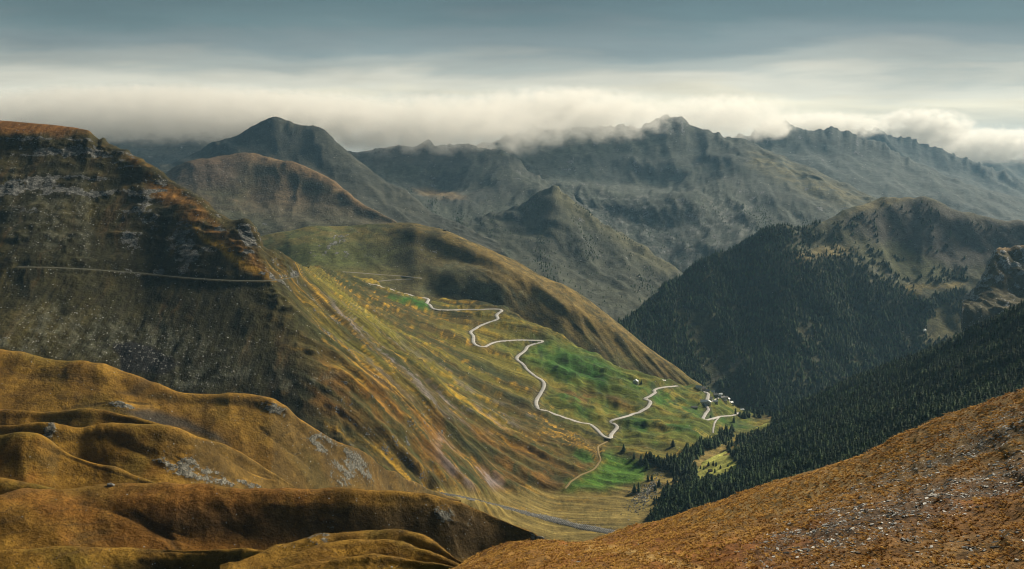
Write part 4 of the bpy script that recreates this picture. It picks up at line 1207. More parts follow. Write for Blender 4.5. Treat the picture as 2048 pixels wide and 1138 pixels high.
m1, c_, s_ = grassy('mound_left', [
    [(-330, 1300, 20), (0, 1300, 20), (500, 1300, 22), (640, 1290, 22)],
    [(-330, 1180, 18), (0, 1180, 18), (250, 1170, 36), (400, 1165, 44), (560, 1180, 28), (640, 1190, 24)],
    [(-330, 1125, 4), (0, 1122, 4), (150, 1106, 5), (300, 1106, 10), (400, 1112, 14), (470, 1122, 16), (640, 1160, 16)],
    [(-330, 1108, 255), (0, 1103, 260), (52, 1099, 262), (169, 1090, 268), (242, 1089, 272), (322, 1091, 274), (403, 1091, 274), (475, 1090, 272), (520, 1098, 268), (640, 1130, 255)]],
    -330, 640, 2.6, 2.6, (8, 20), ((20, 14), (60, 60)), 900, 50, 3, .3, fine=.7)
add_land(m1, c_, s_, terrain_mat('mound_left_grass', .3, .5, .24, patch=.28), m1.rk)
m2, c_, s_ = grassy('mound_right', [
    [(440, 1330, 22), (700, 1330, 22), (1020, 1330, 24)],
    [(440, 1200, 18), (600, 1170, 18), (750, 1165, 20), (900, 1190, 24), (1020, 1240, 24)],
    [(440, 1140, 4), (540, 1112, 4), (640, 1098, 6), (760, 1096, 8), (850, 1116, 12), (930, 1150, 14), (1020, 1205, 16)],
    [(440, 1136, 225), (475, 1126, 228), (511, 1107, 234), (543, 1088, 240), (604, 1075, 244), (618, 1071, 245), (636, 1065, 246), (655, 1068, 247), (700, 1062, 248), (739, 1058, 249), (773, 1059, 248), (808, 1067, 246), (842, 1077, 242), (876, 1090, 236), (910, 1109, 228), (934, 1123, 222), (1020, 1180, 205)]],
    440, 1020, 2.6, 2.6, (8, 20), ((20, 14), (60, 60)), 920, 45, 3, .15, gdir=-30, fine=.7, rocks=((636, 1074, 22, 10, 0),))
add_land(m2, c_, s_, terrain_mat('mound_right_grass', .28, .5, .24, patch=.28), m2.rk)

mf, c_, s_ = grassy('mound_fold', [
    [(520, 1330, 20), (760, 1330, 20), (1040, 1330, 20)],
    [(520, 1165, 20), (640, 1130, 20), (773, 1120, 22), (870, 1140, 24), (960, 1185, 24), (1040, 1240, 24)],
    [(520, 1142, 6), (637, 1106, 6), (773, 1094, 8), (859, 1118, 14), (910, 1140, 16), (960, 1164, 16), (1040, 1210, 16)],
    [(520, 1138, 190), (600, 1111, 196), (637, 1099, 200), (700, 1089, 204), (773, 1085, 206), (808, 1090, 206), (859, 1108, 204), (910, 1128, 200), (960, 1152, 196), (1040, 1200, 190)]],
    520, 1040, 2.6, 2.6, (6, 20), ((14, 9), (50, 50)), 930, 40, 2.4, .2, gdir=-30, fine=.7)
add_land(mf, c_, s_, terrain_mat('mound_fold_grass', .26, .5, .24, patch=.28), mf.rk)
mt_, c_, s_ = grassy('mound_toe', [
    [(480, 1330, 20), (760, 1330, 20), (1040, 1330, 20)],
    [(480, 1170, 10), (671, 1136, 10), (808, 1130, 14), (917, 1152, 18), (1040, 1230, 20)],
    [(480, 1158, 172), (560, 1137, 176), (671, 1121, 180), (740, 1114, 182), (808, 1113, 182), (876, 1121, 181), (917, 1133, 179), (980, 1158, 175), (1040, 1190, 170)]],
    480, 1040, 2.6, 2.6, (6, 20), ((12, 8), (40, 40)), 940, 36, 2.0, .3, gdir=-30, fine=.7)
add_land(mt_, c_, s_, terrain_mat('mound_toe_grass', .24, .5, .24, patch=.28), mt_.rk)

# ---- the brown slope in the right foreground
FS_CURVES = [
    [(860, 1500, 30), (1200, 1480, 28), (1600, 1460, 26), (2100, 1440, 24), (2420, 1430, 22)],
    [(860, 1240, 60), (1000, 1215, 60), (1200, 1200, 56), (1600, 1190, 50), (2100, 1180, 44), (2420, 1170, 40)],
    [(860, 1180, 85), (940, 1150, 88), (1040, 1125, 88), (1120, 1118, 86), (1200, 1120, 84), (1400, 1090, 78), (1700, 1060, 68), (2048, 1020, 60), (2420, 980, 54)],
    [(860, 1174, 98), (940, 1132, 105), (1000, 1108, 108), (1080, 1096, 108), (1150, 1096, 106), (1230, 1088, 108), (1400, 1050, 104), (1700, 980, 92), (2048, 880, 80), (2420, 770, 70)],
    [(860, 1170, 105), (910, 1138, 115), (944, 1120, 118), (978, 1106, 120), (1013, 1094, 121), (1047, 1087, 122), (1081, 1084, 122), (1115, 1084, 122), (1149, 1086, 122), (1177, 1087, 124), (1200, 1078, 130), (1244, 1064, 136), (1309, 1045, 138), (1375, 1024, 137),
     (1462, 992, 134), (1550, 968, 130), (1637, 940, 126), (1725, 910, 122), (1812, 872, 117), (1856, 854, 115), (1900, 836, 112), (1970, 806, 109), (2048, 776, 106), (2420, 610, 96)]]


def disp_fg(X, Y, Z, px, py, Nn):
    d = fbm(X / 14, Y / 14, 4, 950) * .9
    # little terraces trodden by grazing
    w = fbm(X / 5, Y / 5, 3, 955)
    d += (ridged((X - .5 * Y) / 9 + w * .4, (Z + .3 * X) / 1.5 + w * .5, 2, 960) - .4) * .35
    d += fbm(X / 1.6, Y / 1.6, 3, 970) * .16
    return d


fg = loft('foreground_slope', FS_CURVES, 860, 2420, 2.4, 2.2, (2, 6), ((8, 3.5), (40, 30)), 14, 4, disp_fg)
X, Y, Z = fg.X, fg.Y, fg.Z
px, py = wpx(fg, 14, 6)
nl = fbm(X / 22, Y / 22, 4, 980); nm = fbm(X / 5, Y / 5, 4, 981); nf = fbm(X / 1.1, Y / 1.1, 3, 982)
c_ = mixc(base_rgb(fg, (.18, .088, .024)), (.30, .165, .045), sst(-.3, .4, nm + .4 * nl))
c_ = mixc(c_, (.19, .066, .015), sst(-.1, .4, nl + .3 * nm) * .75)
c_ = mixc(c_, (.17, .13, .05), pmask(px, py, [(1350, 1040), (1700, 915), (2048, 776), (2430, 600), (2430, 850), (2048, 900), (1700, 990), (1450, 1060)], 30) * .6)
c_ = mixc(c_, (.38, .25, .09), sst(14, 3, pldist(px, py, [(1180, 1092), (1260, 1105), (1340, 1120), (1420, 1145)])) * .7)
fg.stony = np.maximum(pmask(px, py, [(1560, 1060), (1700, 980), (1850, 900), (1960, 850), (2430, 740), (2430, 960), (2048, 990), (1850, 1050), (1700, 1100), (1500, 1110)], 40),
                      .5 * pmask(px, py, [(1480, 1090), (1700, 1060), (1950, 1050), (2430, 1000), (2430, 1150), (1480, 1150)], 30)) * sst(-.35, .25, nm + .6 * nl)
c_ = mixc(c_, (.085, .062, .040), fg.stony * .8)
c_ *= (1 + .3 * nf)[..., None]
add_land(fg, c_, .05 * fg.stony, terrain_mat('foreground_turf', .10, .8, .5))
#@@OBJECTS@@
# ================================================================== helpers for things
def tag(o, label, cat, group=None):
    o['label'] = label; o['category'] = cat
    if group:
        o['group'] = group
    return o


def mesh(name, verts, faces, mat=None, smooth=False):
    me = bpy.data.meshes.new(name)
    me.from_pydata([tuple(map(float, v)) for v in verts], [], faces); me.update()
    if mat:
        me.materials.append(mat)
    if smooth:
        me.polygons.foreach_set('use_smooth', np.ones(len(me.polygons), bool))
    return me


def obj(name, me, parent=None, loc=None):
    o = bpy.data.objects.new(name, me); col_main.objects.link(o)
    if parent:
        o.parent = parent
    if loc is not None:
        o.location = loc
    return o


def empty(name, loc, rz=0.0):
    o = bpy.data.objects.new(name, None); col_main.objects.link(o)
    o.location = loc; o.rotation_euler = (0, 0, rz); o.empty_display_size = 1.0
    return o


def box_vf(x0, x1, y0, y1, z0, z1):
    v = [(x0, y0, z0), (x1, y0, z0), (x1, y1, z0), (x0, y1, z0), (x0, y0, z1), (x1, y0, z1), (x1, y1, z1), (x0, y1, z1)]
    f = [(0, 3, 2, 1), (4, 5, 6, 7), (0, 1, 5, 4), (1, 2, 6, 5), (2, 3, 7, 6), (3, 0, 4, 7)]
    return v, f


def box(name, mat, parent, *b):
    v, f = box_vf(*b)
    return obj(name, mesh(name, v, f, mat), parent)


def lines_z(x, y, L):
    """height of a landform at a plan position (nearest vertices)"""
    r0, r1 = L.front, L.ridge + 3
    d2 = (L.X[r0:r1] - x) ** 2 + (L.Y[r0:r1] - y) ** 2
    k = np.argpartition(d2.ravel(), 4)[:4]
    w = 1 / (d2.ravel()[k] + .01)
    return float((L.Z[r0:r1].ravel()[k] * w).sum() / w.sum())


# ------------------------------------------------------------------ scatter with geometry nodes
def scatter(name, P, rot, scl, idx, protos, label):
    me = bpy.data.meshes.new(name)
    n = len(P)
    me.vertices.add(n)
    me.vertices.foreach_set('co', np.asarray(P, np.float32).ravel())
    for nm_, arr in (('rot', rot), ('scl', scl)):
        a = me.attributes.new(nm_, 'FLOAT_VECTOR', 'POINT')
        a.data.foreach_set('vector', np.asarray(arr, np.float32).ravel())
    a = me.attributes.new('pick', 'INT', 'POINT'); a.data.foreach_set('value', np.asarray(idx, np.int32))
    me.update()
    o = obj(name, me)
    pc = bpy.data.collections.new(name + '_kinds')
    for p in protos:
        po = bpy.data.objects.new(p.name, p); pc.objects.link(po)
    ng = bpy.data.node_groups.new(name + '_scatter', 'GeometryNodeTree')
    ng.interface.new_socket('Geometry', in_out='INPUT', socket_type='NodeSocketGeometry')
    ng.interface.new_socket('Geometry', in_out='OUTPUT', socket_type='NodeSocketGeometry')
    nd, lk = ng.nodes, ng.links
    gi, go = nd.new('NodeGroupInput'), nd.new('NodeGroupOutput')
    ci = nd.new('GeometryNodeCollectionInfo'); ci.inputs['Collection'].default_value = pc
    ci.inputs['Separate Children'].default_value = True; ci.inputs['Reset Children'].default_value = True
    ip = nd.new('GeometryNodeInstanceOnPoints'); ip.inputs['Pick Instance'].default_value = True

    def na(nm_, t):
        q = nd.new('GeometryNodeInputNamedAttribute'); q.data_type = t; q.inputs['Name'].default_value = nm_
        return q.outputs['Attribute']
    lk.new(gi.outputs[0], ip.inputs['Points']); lk.new(ci.outputs[0], ip.inputs['Instance'])
    lk.new(na('pick', 'INT'), ip.inputs['Instance Index'])
    lk.new(na('rot', 'FLOAT_VECTOR'), ip.inputs['Rotation']); lk.new(na('scl', 'FLOAT_VECTOR'), ip.inputs['Scale'])
    lk.new(ip.outputs[0], go.inputs[0])
    md = o.modifiers.new('scatter', 'NODES'); md.node_group = ng
    o['kind'] = 'stuff'; o['label'] = label
    return o


def sample(L, dens, spacing, rows=None):
    """random points on a landform, about one per spacing^2 of its surface times dens"""
    r0, r1 = (L.front, L.ridge + 1) if rows is None else rows
    P = L.P[r0:r1]
    e1 = P[1:, :-1] - P[:-1, :-1]; e2 = P[:-1, 1:] - P[:-1, :-1]
    A = np.linalg.norm(np.cross(e1, e2), axis=-1)
    dn = dens[r0:r1][:-1, :-1]
    lam = A * dn / spacing ** 2
    k = rng.poisson(lam)
    ii, jj = np.nonzero(k)
    rep = k[ii, jj]
    ii = np.repeat(ii, rep); jj = np.repeat(jj, rep)
    u = rng.random(len(ii))[:, None]; v = rng.random(len(ii))[:, None]
    p = (P[ii, jj] * (1 - u) * (1 - v) + P[ii + 1, jj] * u * (1 - v) + P[ii, jj + 1] * (1 - u) * v + P[ii + 1, jj + 1] * u * v)
    nn = L.N[r0:r1][ii, jj]
    return p, nn, (ii + r0, jj)


# ------------------------------------------------------------------ conifers
needle = plain_mat('dark_needles', (.034, .064, .019), .9, .5, .018, 0, .1)
bark = plain_mat('conifer_bark', (.085, .062, .045), .95, .3, 2.0)


def crown_mesh(name, h, r, layers, k, seed, base=.10, droop=.35, mat=None):
    g = random.Random(seed)
    v, f = [], []

    def tri(a, b, c):
        i = len(v); v.extend([a, b, c]); f.append((i, i + 1, i + 2))
    # inner body so that the crown is not see-through at its core
    m = 7
    for ring in range(m):
        a0, a1 = 2 * math.pi * ring / m, 2 * math.pi * (ring + 1) / m
        q = .5 * r
        tri((q * math.cos(a0), q * math.sin(a0), base * h), (q * math.cos(a1), q * math.sin(a1), base * h), (0, 0, h * .97))
    for i in range(layers):
        t = (i + g.uniform(-.25, .25)) / layers
        z = h * (base + (1 - base) * max(t, 0) ** .92)
        rr = r * (1 - max(t, 0)) ** .62 * g.uniform(.8, 1.12) + .05 * r
        kk = max(4, int(round(k * (1 - .45 * t))))
        off = g.uniform(0, 6.28)
        for j in range(kk):
            a = off + 2 * math.pi * j / kk + g.uniform(-.3, .3)
            q = rr * g.uniform(.62, 1.15)
            w = (1.5 * math.pi * rr / kk) * .55 + .04 * r
            ca, sa = math.cos(a), math.sin(a)
            zt = z - droop * q * g.uniform(.3, 1.1)
            tip = (q * ca, q * sa, zt)
            mid = .55 * q
            l = (mid * ca - w * sa, mid * sa + w * ca, z - droop * mid * .9)
            rgt = (mid * ca + w * sa, mid * sa - w * ca, z - droop * mid * .9)
            top = (.1 * q * ca, .1 * q * sa, z + .16 * h / layers * 2)
            tri(top, l, tip); tri(top, tip, rgt)
    return mesh(name, v, f, mat)


def trunk_mesh(name, h, r, mat):
    v, f = [], []
    m = 6
    for z, q in ((-1.2, r * 1.35), (h * .25, r), (h * .95, r * .15)):
        for j in range(m):
            a = 2 * math.pi * j / m
            v.append((q * math.cos(a), q * math.sin(a), z))
    for i in range(2):
        for j in range(m):
            f.append((i * m + j, i * m + (j + 1) % m, (i + 1) * m + (j + 1) % m, (i + 1) * m + j))
    return mesh(name, v, f, mat, True)


near_crowns = [crown_mesh('crown', 15 + i % 3, 3.7 + .3 * (i % 4), 12, 9, 50 + i, .08 + .03 * (i % 3), .3 + .05 * (i % 3), needle) for i in range(7)]
near_trunks = [trunk_mesh('trunk', 15 + i % 3, .3, bark) for i in range(3)]
needle_l = plain_mat('light_needles', (.062, .088, .027), .9, .45, .018, 0, .1)
needle_d = plain_mat('deep_needles', (.020, .042, .014), .9, .45, .018, 0, .1)
far_crowns = [crown_mesh('conifer_far', (14, 15, 16, 12, 17, 11, 13, 15)[i], (3.7, 4.1, 3.4, 5.0, 3.2, 4.6, 5.4, 4.4)[i], 8, 8, 80 + i, .05 + .04 * (i % 3), .25 + .06 * (i % 4),
                         (needle, needle, needle_d, needle, needle_d, needle_l, needle, needle)[i]) for i in range(8)]


def conifer(loc, s, label, group=None, wide=1.0, i=None):
    i = rng.integers(0, 7) if i is None else i
    t = empty('conifer', tuple(loc), float(rng.uniform(0, 6.28)))
    t.scale = (s * wide, s * wide, s)
    obj('crown', near_crowns[i], t); obj('trunk', near_trunks[i % 3], t)
    tag(t, label, 'tree', group)
    return t


def fg_edge(px):
    return np.interp(px, [910, 978, 1047, 1115, 1177, 1200, 1309, 1462, 1637, 1812, 1900, 2048, 2420],
                     [1138, 1106, 1087, 1084, 1087, 1078, 1045, 992, 940, 872, 836, 776, 610])


def build_forest():
    # ---- near slope
    L = fs
    nm_ = fbm(L.X / 60, L.Y / 60, 3, 1500)
    valley = sst(0, 60, L.X - np.interp(L.Y, [1380, 1620, 1765, 1930, 2130, 2280, 2500], [150, 235, 330, 440, 560, 640, 700]))
    dens = (1 - np.clip(L.clear * 1.6, 0, 1)) * (.62 + .5 * sst(-.4, .2, nm_))
    dens = dens * np.clip(.25 + valley, 0, 1)
    p, nn, _ = sample(L, dens, 6.6, (L.front, L.ridge + 12))
    px, py = project(p)
    # keep what can be seen over the brown slope, or just outside the frame
    keep = (py < fg_edge(px) + 25)
    p, px, py = p[keep], px[keep], py[keep]
    sc = rng.uniform(.65, 1.3, len(p)) * (1 + .12 * rng.standard_normal(len(p)).clip(-1, 1))
    # ---- the tongue of trees along the stream on the left side of the valley
    extra = []
    spots = [(1285, 925, 4, 10), (1300, 922, 6, 8), (1318, 930, 8, 8), (1335, 935, 12, 10), (1350, 930, 14, 12), (1365, 925, 16, 12), (1380, 915, 16, 14),
             (1350, 945, 14, 10), (1375, 940, 18, 12), (1390, 940, 12, 12), (1400, 905, 12, 12), (1420, 895, 12, 12), (1440, 885, 12, 12), (1395, 895, 10, 10),
             (1455, 872, 10, 10), (1470, 862, 8, 8), (1480, 838, 6, 10), (1500, 835, 8, 10), (1520, 832, 8, 10), (1545, 832, 8, 8)]
    for (x, y, n_, r_) in spots:
        for _ in range(int(n_ * 1.7)):
            extra.append((x + rng.normal(0, r_ * .7), y + rng.normal(0, r_ * .5)))
    extra = np.array(extra)
    pe = lookup(Lm, extra[:, 0], extra[:, 1]); pe2 = lookup(fs, extra[:, 0], extra[:, 1])
    pe = np.where((pe2[:, 1] < pe[:, 1] + 30)[:, None] & (np.abs(project(pe2)[0] - extra[:, 0]) < 4)[:, None], pe2, pe)
    p = np.concatenate([p, pe]); sc = np.concatenate([sc, rng.uniform(.8, 1.3, len(pe))])
    px, py = project(p)
    # the hay meadows beyond the stream stay open
    cl2 = pmask(px, py, [(1390, 922), (1418, 902), (1450, 897), (1458, 915), (1474, 932), (1478, 944), (1440, 956), (1395, 962)], .5) > .5
    hay = cl2 | ( pmask(px, py, [(1470, 850), (1500, 838), (1545, 834), (1540, 858), (1490, 876), (1470, 872)], .5) > .5)
    p, sc, px, py = p[~hay], sc[~hay], px[~hay], py[~hay]
    n_stream = int((~hay[len(hay) - len(pe):]).sum())
    app = sc * 16 * F_PX / p[:, 1]
    vis = (px > 1230) & (px < 2046) & (py < fg_edge(px) + 4)
    rank = np.where(vis, app, 0)
    # the ones that stand in the first visible row are easiest to tell apart
    front = np.exp(-((py - fg_edge(px)) / 60) ** 2)
    pick = np.argsort(-(rank * (1 + .5 * front) + 1000 * ((np.arange(len(p)) >= len(p) - n_stream) & (np.arange(len(p)) % 5 < 2))))[:276]
    m = np.zeros(len(p), bool); m[pick] = True
    n_e0 = len(p) - n_stream
    for k_ in np.nonzero(m)[0]:
        if k_ >= n_e0:
            conifer(p[k_] - [0, 0, .3], sc[k_], 'dark conifer in the tongue of trees along the valley stream', 'conifers along the valley stream', rng.uniform(.95, 1.3))
        else:
            conifer(p[k_] - [0, 0, .3], sc[k_], 'dark conifer standing in the dense forest above the brown slope', 'conifers of the near forest', rng.uniform(1.1, 1.5))
    q = p[~m]; s2 = sc[~m]
    rot = np.zeros((len(q), 3)); rot[:, 2] = rng.uniform(0, 6.28, len(q))
    w = rng.uniform(1.1, 1.55, len(q))
    scatter('forest', q - [0, 0, .4], rot, np.stack([s2 * w, s2 * w, s2], -1), rng.integers(0, 8, len(q)), far_crowns, 'dense dark conifer forest on the near valley side')
    # ---- right mountain
    L = rm
    nm_ = fbm(L.X / 160, L.Y / 160, 4, 1520); nf_ = fbm(L.X / 50, L.Y / 50, 3, 1521)
    px, py = L.px, L.py
    d1 = (1 - L.bare) * sst(-.42, -.05, nm_ + .4 * nf_)
    patch = np.maximum.reduce([pmask(px, py, [(1560, 455), (1660, 440), (1720, 425), (1700, 470), (1660, 490), (1600, 490)], 8) * sst(-.1, .2, nm_ + nf_),
                               pmask(px, py, [(1840, 430), (1870, 430), (1870, 510), (1840, 510)], 12) * sst(.1, .3, nf_ + .3 * nm_) * .7,
                               pmask(px, py, [(1880, 440), (1990, 450), (1990, 540), (1880, 530)], 14) * sst(.2, .4, nf_ + .3 * nm_) * .6,
                               pmask(px, py, [(1740, 440), (1830, 430), (1830, 490), (1740, 480)], 12) * sst(.22, .4, nf_) * .5,
                               pmask(px, py, [(1730, 490), (1800, 520), (1830, 590), (1790, 600), (1740, 540)], 8) * sst(.0, .3, nf_) * .6])
    d1 = np.maximum(d1, patch * .8)
    crest = py[L.ridge][None, :]
    d1 = d1 * np.where(px > 1640, sst(14, 34, py - crest), 1.0)
    p, nn, _ = sample(L, d1, 8.6)
    ppx, ppy = project(p)
    keep = (ppx > 1150) & (ppx < 2150) & (ppy < 850) & ~((ppx > 1935) & (ppy > 485) & (ppy < 625))
    p = p[keep]
    s2 = rng.uniform(.6, 1.2, len(p)); w = rng.uniform(1.2, 1.8, len(p))
    rot = np.zeros((len(p), 3)); rot[:, 2] = rng.uniform(0, 6.28, len(p))
    scatter('mountain_forest', p - [0, 0, .4], rot, np.stack([s2 * w, s2 * w, s2], -1), rng.integers(0, 8, len(p)), far_crowns, 'conifer forest covering the lower right mountain')
    # ---- scattered trees in the gorge
    for L, nm2, lab, spc, box_ in ((pz, 'gorge_trees', 'scattered dark trees on the pyramid shaped ridge', 15, (880, 1400)),
                                   (bm, 'rock_face_trees', 'scattered dark trees on the rocky mountain face', 20, (1150, 1760)),
                                   (cr, 'cirque_trees', 'scattered dark trees below the central range', 22, (780, 1120))):
        a = fbm(L.X / 120, L.Z / 160, 4, 1540); b = fbm(L.X / 420, L.Z / 420, 3, 1541)
        d1 = sst(.0, .35, a + .6 * b) + .05
        d1 = d1 * sst({'gorge_trees': 370, 'rock_face_trees': 385, 'cirque_trees': 360}[nm2], {'gorge_trees': 420, 'rock_face_trees': 440, 'cirque_trees': 420}[nm2], L.py)
        p, nn, _ = sample(L, d1, spc)
        ppx, ppy = project(p)
        p = p[(ppx > box_[0]) & (ppx < box_[1])]
        s2 = rng.uniform(.35, .75, len(p))
        rot = np.zeros((len(p), 3)); rot[:, 2] = rng.uniform(0, 6.28, len(p))
        scatter(nm2, p - [0, 0, .4], rot, np.stack([s2 * 1.3, s2 * 1.3, s2], -1), rng.integers(0, 8, len(p)), far_crowns, lab)


build_forest()

LONE = [  # px, py of the foot, scale, wide, landform, label
    (1247, 903, 1.0, 1.35, 'L', 'lone dark conifer below the lowest hairpin of the road'),
    (1346, 893, 1.05, 1.5, 'L', 'lone broad conifer standing on the green slope above the stream trees'),
    (1268, 918, .9, 1.2, 'L', 'leftmost conifer of the row along the stream'),
    (1294, 938, .95, 1.3, 'L', 'conifer standing forward of the stream row on the brown bank'),
    (1268, 985, 1.15, 1.1, 'L', 'left one of two tall conifers beside the pale boulder patch'),
    (1277, 984, 1.2, 1.1, 'L', 'right one of two tall conifers beside the pale boulder patch'),
    (1296, 962, .8, 1.2, 'L', 'left one of two conifers above the pale boulder patch'),
    (1304, 962, .85, 1.2, 'L', 'right one of two conifers above the pale boulder patch'),
    (1310, 982, .9, 1.2, 'L', 'conifer at the upper edge of the pale boulder patch'),
    (1318, 972, 1.0, 1.2, 'L', 'dark conifer between the boulder patch and the stream trees'),
    (1290, 984, .5, .9, 'L', 'small thin conifer beside the pale boulder patch'),
    (1401, 938, .5, 1.2, 'F', 'small conifer at the left edge of the clearing'),
    (1408, 939, .6, 1.1, 'F', 'second small conifer from the left in the clearing'),
    (1417, 932, .65, 1.3, 'F', 'pointed conifer in the middle of the clearing'),
    (1426, 932, .7, 1.2, 'F', 'left one of a close pair of conifers in the clearing'),
    (1432, 933, .65, 1.2, 'F', 'right one of a close pair of conifers in the clearing'),
    (1430, 945, .6, 1.5, 'F', 'rounded conifer right beside the wooden hut'),
    (1441, 936, .5, 1.2, 'F', 'small conifer right of the pair in the clearing'),
    (1456, 933, .45, 1.5, 'F', 'little bushy tree at the right side of the clearing'),
    (1283, 768, .62, 1.6, 'L', 'round dark tree beside the white house'),
    (1276, 765, .72, .9, 'L', 'slim dark tree touching the white house'),
    (1328, 764, .5, 1.6, 'L', 'bushy tree at the end of the gravel loop'),
    (1421, 835, .5, 1.6, 'L', 'dark bushy tree inside the village road bend'),
    (1434, 799, .4, 1.6, 'L', 'small round tree below the end of the village lane'),
    (1448, 792, .42, 1.5, 'L', 'small dark tree behind the whitewashed village house'),
    (1466, 812, .45, 1.4, 'L', 'dark tree beside the last cottage of the village'),
    (1398, 808, .35, 1.6, 'L', 'little bush against the left end of the long barn'),
    (1404, 776, .5, 1.3, 'L', 'dark tree between the two upper village houses'),
]
for (x, y, sc_, wd_, which, lab) in LONE:
    w_ = lookup(Lm if which == 'L' else fs, x, y)[0]
    if which == 'F' and abs(project(w_)[1] - y) > 6:
        w_ = lookup(Lm, x, y)[0]
    conifer(w_ - [0, 0, .3], sc_, lab, None, wd_)


# ------------------------------------------------------------------ village
plaster = plain_mat('white_plaster', (.70, .70, .68), .85, .1, .8)
stonew = plain_mat('rubble_wall', (.36, .34, .30), .95, .3, 1.5, .4)
tin = plain_mat('grey_sheet_roof', (.62, .66, .70), .5, .12, .5, 0, .4)
slate_r = plain_mat('slate_roof', (.20, .20, .21), .8, .25, 1.0)
timber = plain_mat('weathered_timber', (.095, .07, .05), .9, .3, 2.0)
glass = plain_mat('window_pane', (.02, .025, .03), .15, .1, 1.0, 0, .5)
paintg = plain_mat('door_paint', (.10, .12, .12), .6, .15, 2.0)


def house(px_, py_, w, d, h, rise, rz, wall_m, roof_m, label, wins=3, storeys=1, L=None, cat='house', chim=True, name='house', door=True):
    """gabled house, ridge along x; front (y-) towards the viewer"""
    L = L or Lm
    w, d, h, rise = w * 1.2, d * 1.2, h * 1.2, rise * 1.2
    c = lookup(L, px_, py_)[0]
    zs = [lines_z(c[0] + dx, c[1] + dy, L) for dx in (-w / 2, w / 2) for dy in (-d / 2, d / 2)]
    z0 = c[2] - .6
    low = min(zs) - z0 - 1.5
    low = max(low, -6.0)
    t = empty(name, (c[0], c[1], z0), R(rz))
    X, Y_ = w / 2, d / 2
    v = [(-X, -Y_, low), (X, -Y_, low), (X, Y_, low), (-X, Y_, low), (-X, -Y_, h), (X, -Y_, h), (X, Y_, h), (-X, Y_, h), (-X, 0, h + rise), (X, 0, h + rise)]
    f = [(0, 1, 5, 4), (1, 2, 6, 9, 5), (2, 3, 7, 6), (3, 0, 4, 8, 7), (0, 3, 2, 1)]
    obj('wall', mesh('wall', v, f, wall_m), t)
    o_ = .45; th = .22
    k = rise / Y_
    rv, rf = [], []
    for s_ in (-1, 1):
        i = len(rv)
        e = Y_ + o_
        for dz in (.04, .04 + th):
            rv += [(-X - o_, s_ * e, h - k * o_ + dz), (X + o_, s_ * e, h - k * o_ + dz), (X + o_, 0, h + rise + dz), (-X - o_, 0, h + rise + dz)]
        rf += [(i, i + 3, i + 2, i + 1), (i + 4, i + 5, i + 6, i + 7), (i, i + 1, i + 5, i + 4), (i, i + 4, i + 7, i + 3), (i + 1, i + 2, i + 6, i + 5)]
    ro = obj('roof', mesh('roof', rv, rf, roof_m), t)
    if chim:
        box('chimney', stonew, ro, X * .45, X * .45 + .8, .3, 1.1, h + rise * .5, h + rise + 1.1)
    for s_ in range(storeys):
        zc = 1.2 + s_ * 2.7
        for q in range(wins):
            xc = -X + w * (q + .5) / wins
            if s_ == 0 and door and q == wins // 2:
                dr = box('door', paintg, t, xc - .55, xc + .55, -Y_ - .06, -Y_ + .02, .4, 2.6)
                continue
            wn_ = box('window', timber, t, xc - .62, xc + .62, -Y_ - .07, -Y_ + .02, zc, zc + 1.45)
            box('pane', glass, wn_, xc - .48, xc + .48, -Y_ - .10, -Y_ - .075, zc + .14, zc + 1.31)
    for sx in (-1, 1):
        wn_ = box('window', timber, t, sx * X - (.02 if sx > 0 else .07), sx * X + (.07 if sx > 0 else .02), -.6, .6, 1.4, 2.9)
        xa = sx * (X + .075)
        box('pane', glass, wn_, min(xa, xa + sx * .03), max(xa, xa + sx * .03), -.46, .46, 1.54, 2.76)
    tag(t, label, cat)
    return t


house(1271.5, 768, 8, 9, 6.2, 3.0, 78, plaster, tin, 'white gabled house alone on the green slope beside two dark trees', 2, 2)
house(1317, 760.5, 7, 5, 3.0, 1.4, 10, plaster, tin, 'low white building inside the pale gravel loop', 2, 1, chim=False)
house(1397.5, 778, 12, 8, 4.2, 3.4, -12, plaster, tin, 'grey roofed house highest in the village, left of the stone house', 3)
house(1405.5, 780, 11, 8, 4.0, 3.2, 18, stonew, slate_r, 'pale stone house right of the highest grey roofed house', 3)
house(1405, 806, 25, 10, 4.2, 3.2, -8, plaster, tin, 'long white barn with pale sheet roof beside the village road', 6, 1, name='barn', cat='barn', chim=False)
house(1416.5, 808, 8, 9, 5.2, 2.6, 80, plaster, tin, 'white gabled house joined to the right end of the long barn', 2, 2, chim=False)
house(1421.5, 797, 8, 5, 3.0, 1.2, 0, plaster, slate_r, 'small white shed beside the upper bend of the village road', 2, 1, chim=False, name='shed', cat='shed')
house(1430, 792, 10, 7, 3.6, 2.6, 14, stonew, slate_r, 'stone house above the village lane, left of its neighbour', 3)
house(1438, 794, 9, 7, 3.6, 2.6, -20, stonew, tin, 'stone house with pale roof at the end of the village lane', 3)
house(1445, 797, 12, 7, 3.4, 2.2, 30, plaster, slate_r, 'whitewashed house right of the village lane end', 3)
house(1414, 783.5, 9, 7, 3.4, 2.4, -6, stonew, slate_r, 'stone house at the top end of the village road', 3)
house(1458, 800, 6, 7, 4.5, 2.0, 60, plaster, tin, 'narrow white house at the right edge of the village', 2, 2, chim=False)
house(1453, 796, 9, 6, 3.2, 2.2, 24, stonew, slate_r, 'low stone house just left of the narrow white house', 2)
house(1425, 786, 8, 6, 3.2, 2.2, -14, plaster, tin, 'pale roofed cottage above the stone houses of the lane', 2)
house(1441, 788, 8, 6, 3.2, 2.2, 22, stonew, tin, 'small stone cottage highest at the right side of the village', 2)
house(1450, 803, 8, 6, 3.0, 2.0, 12, plaster, slate_r, 'white cottage below the narrow white house', 2)
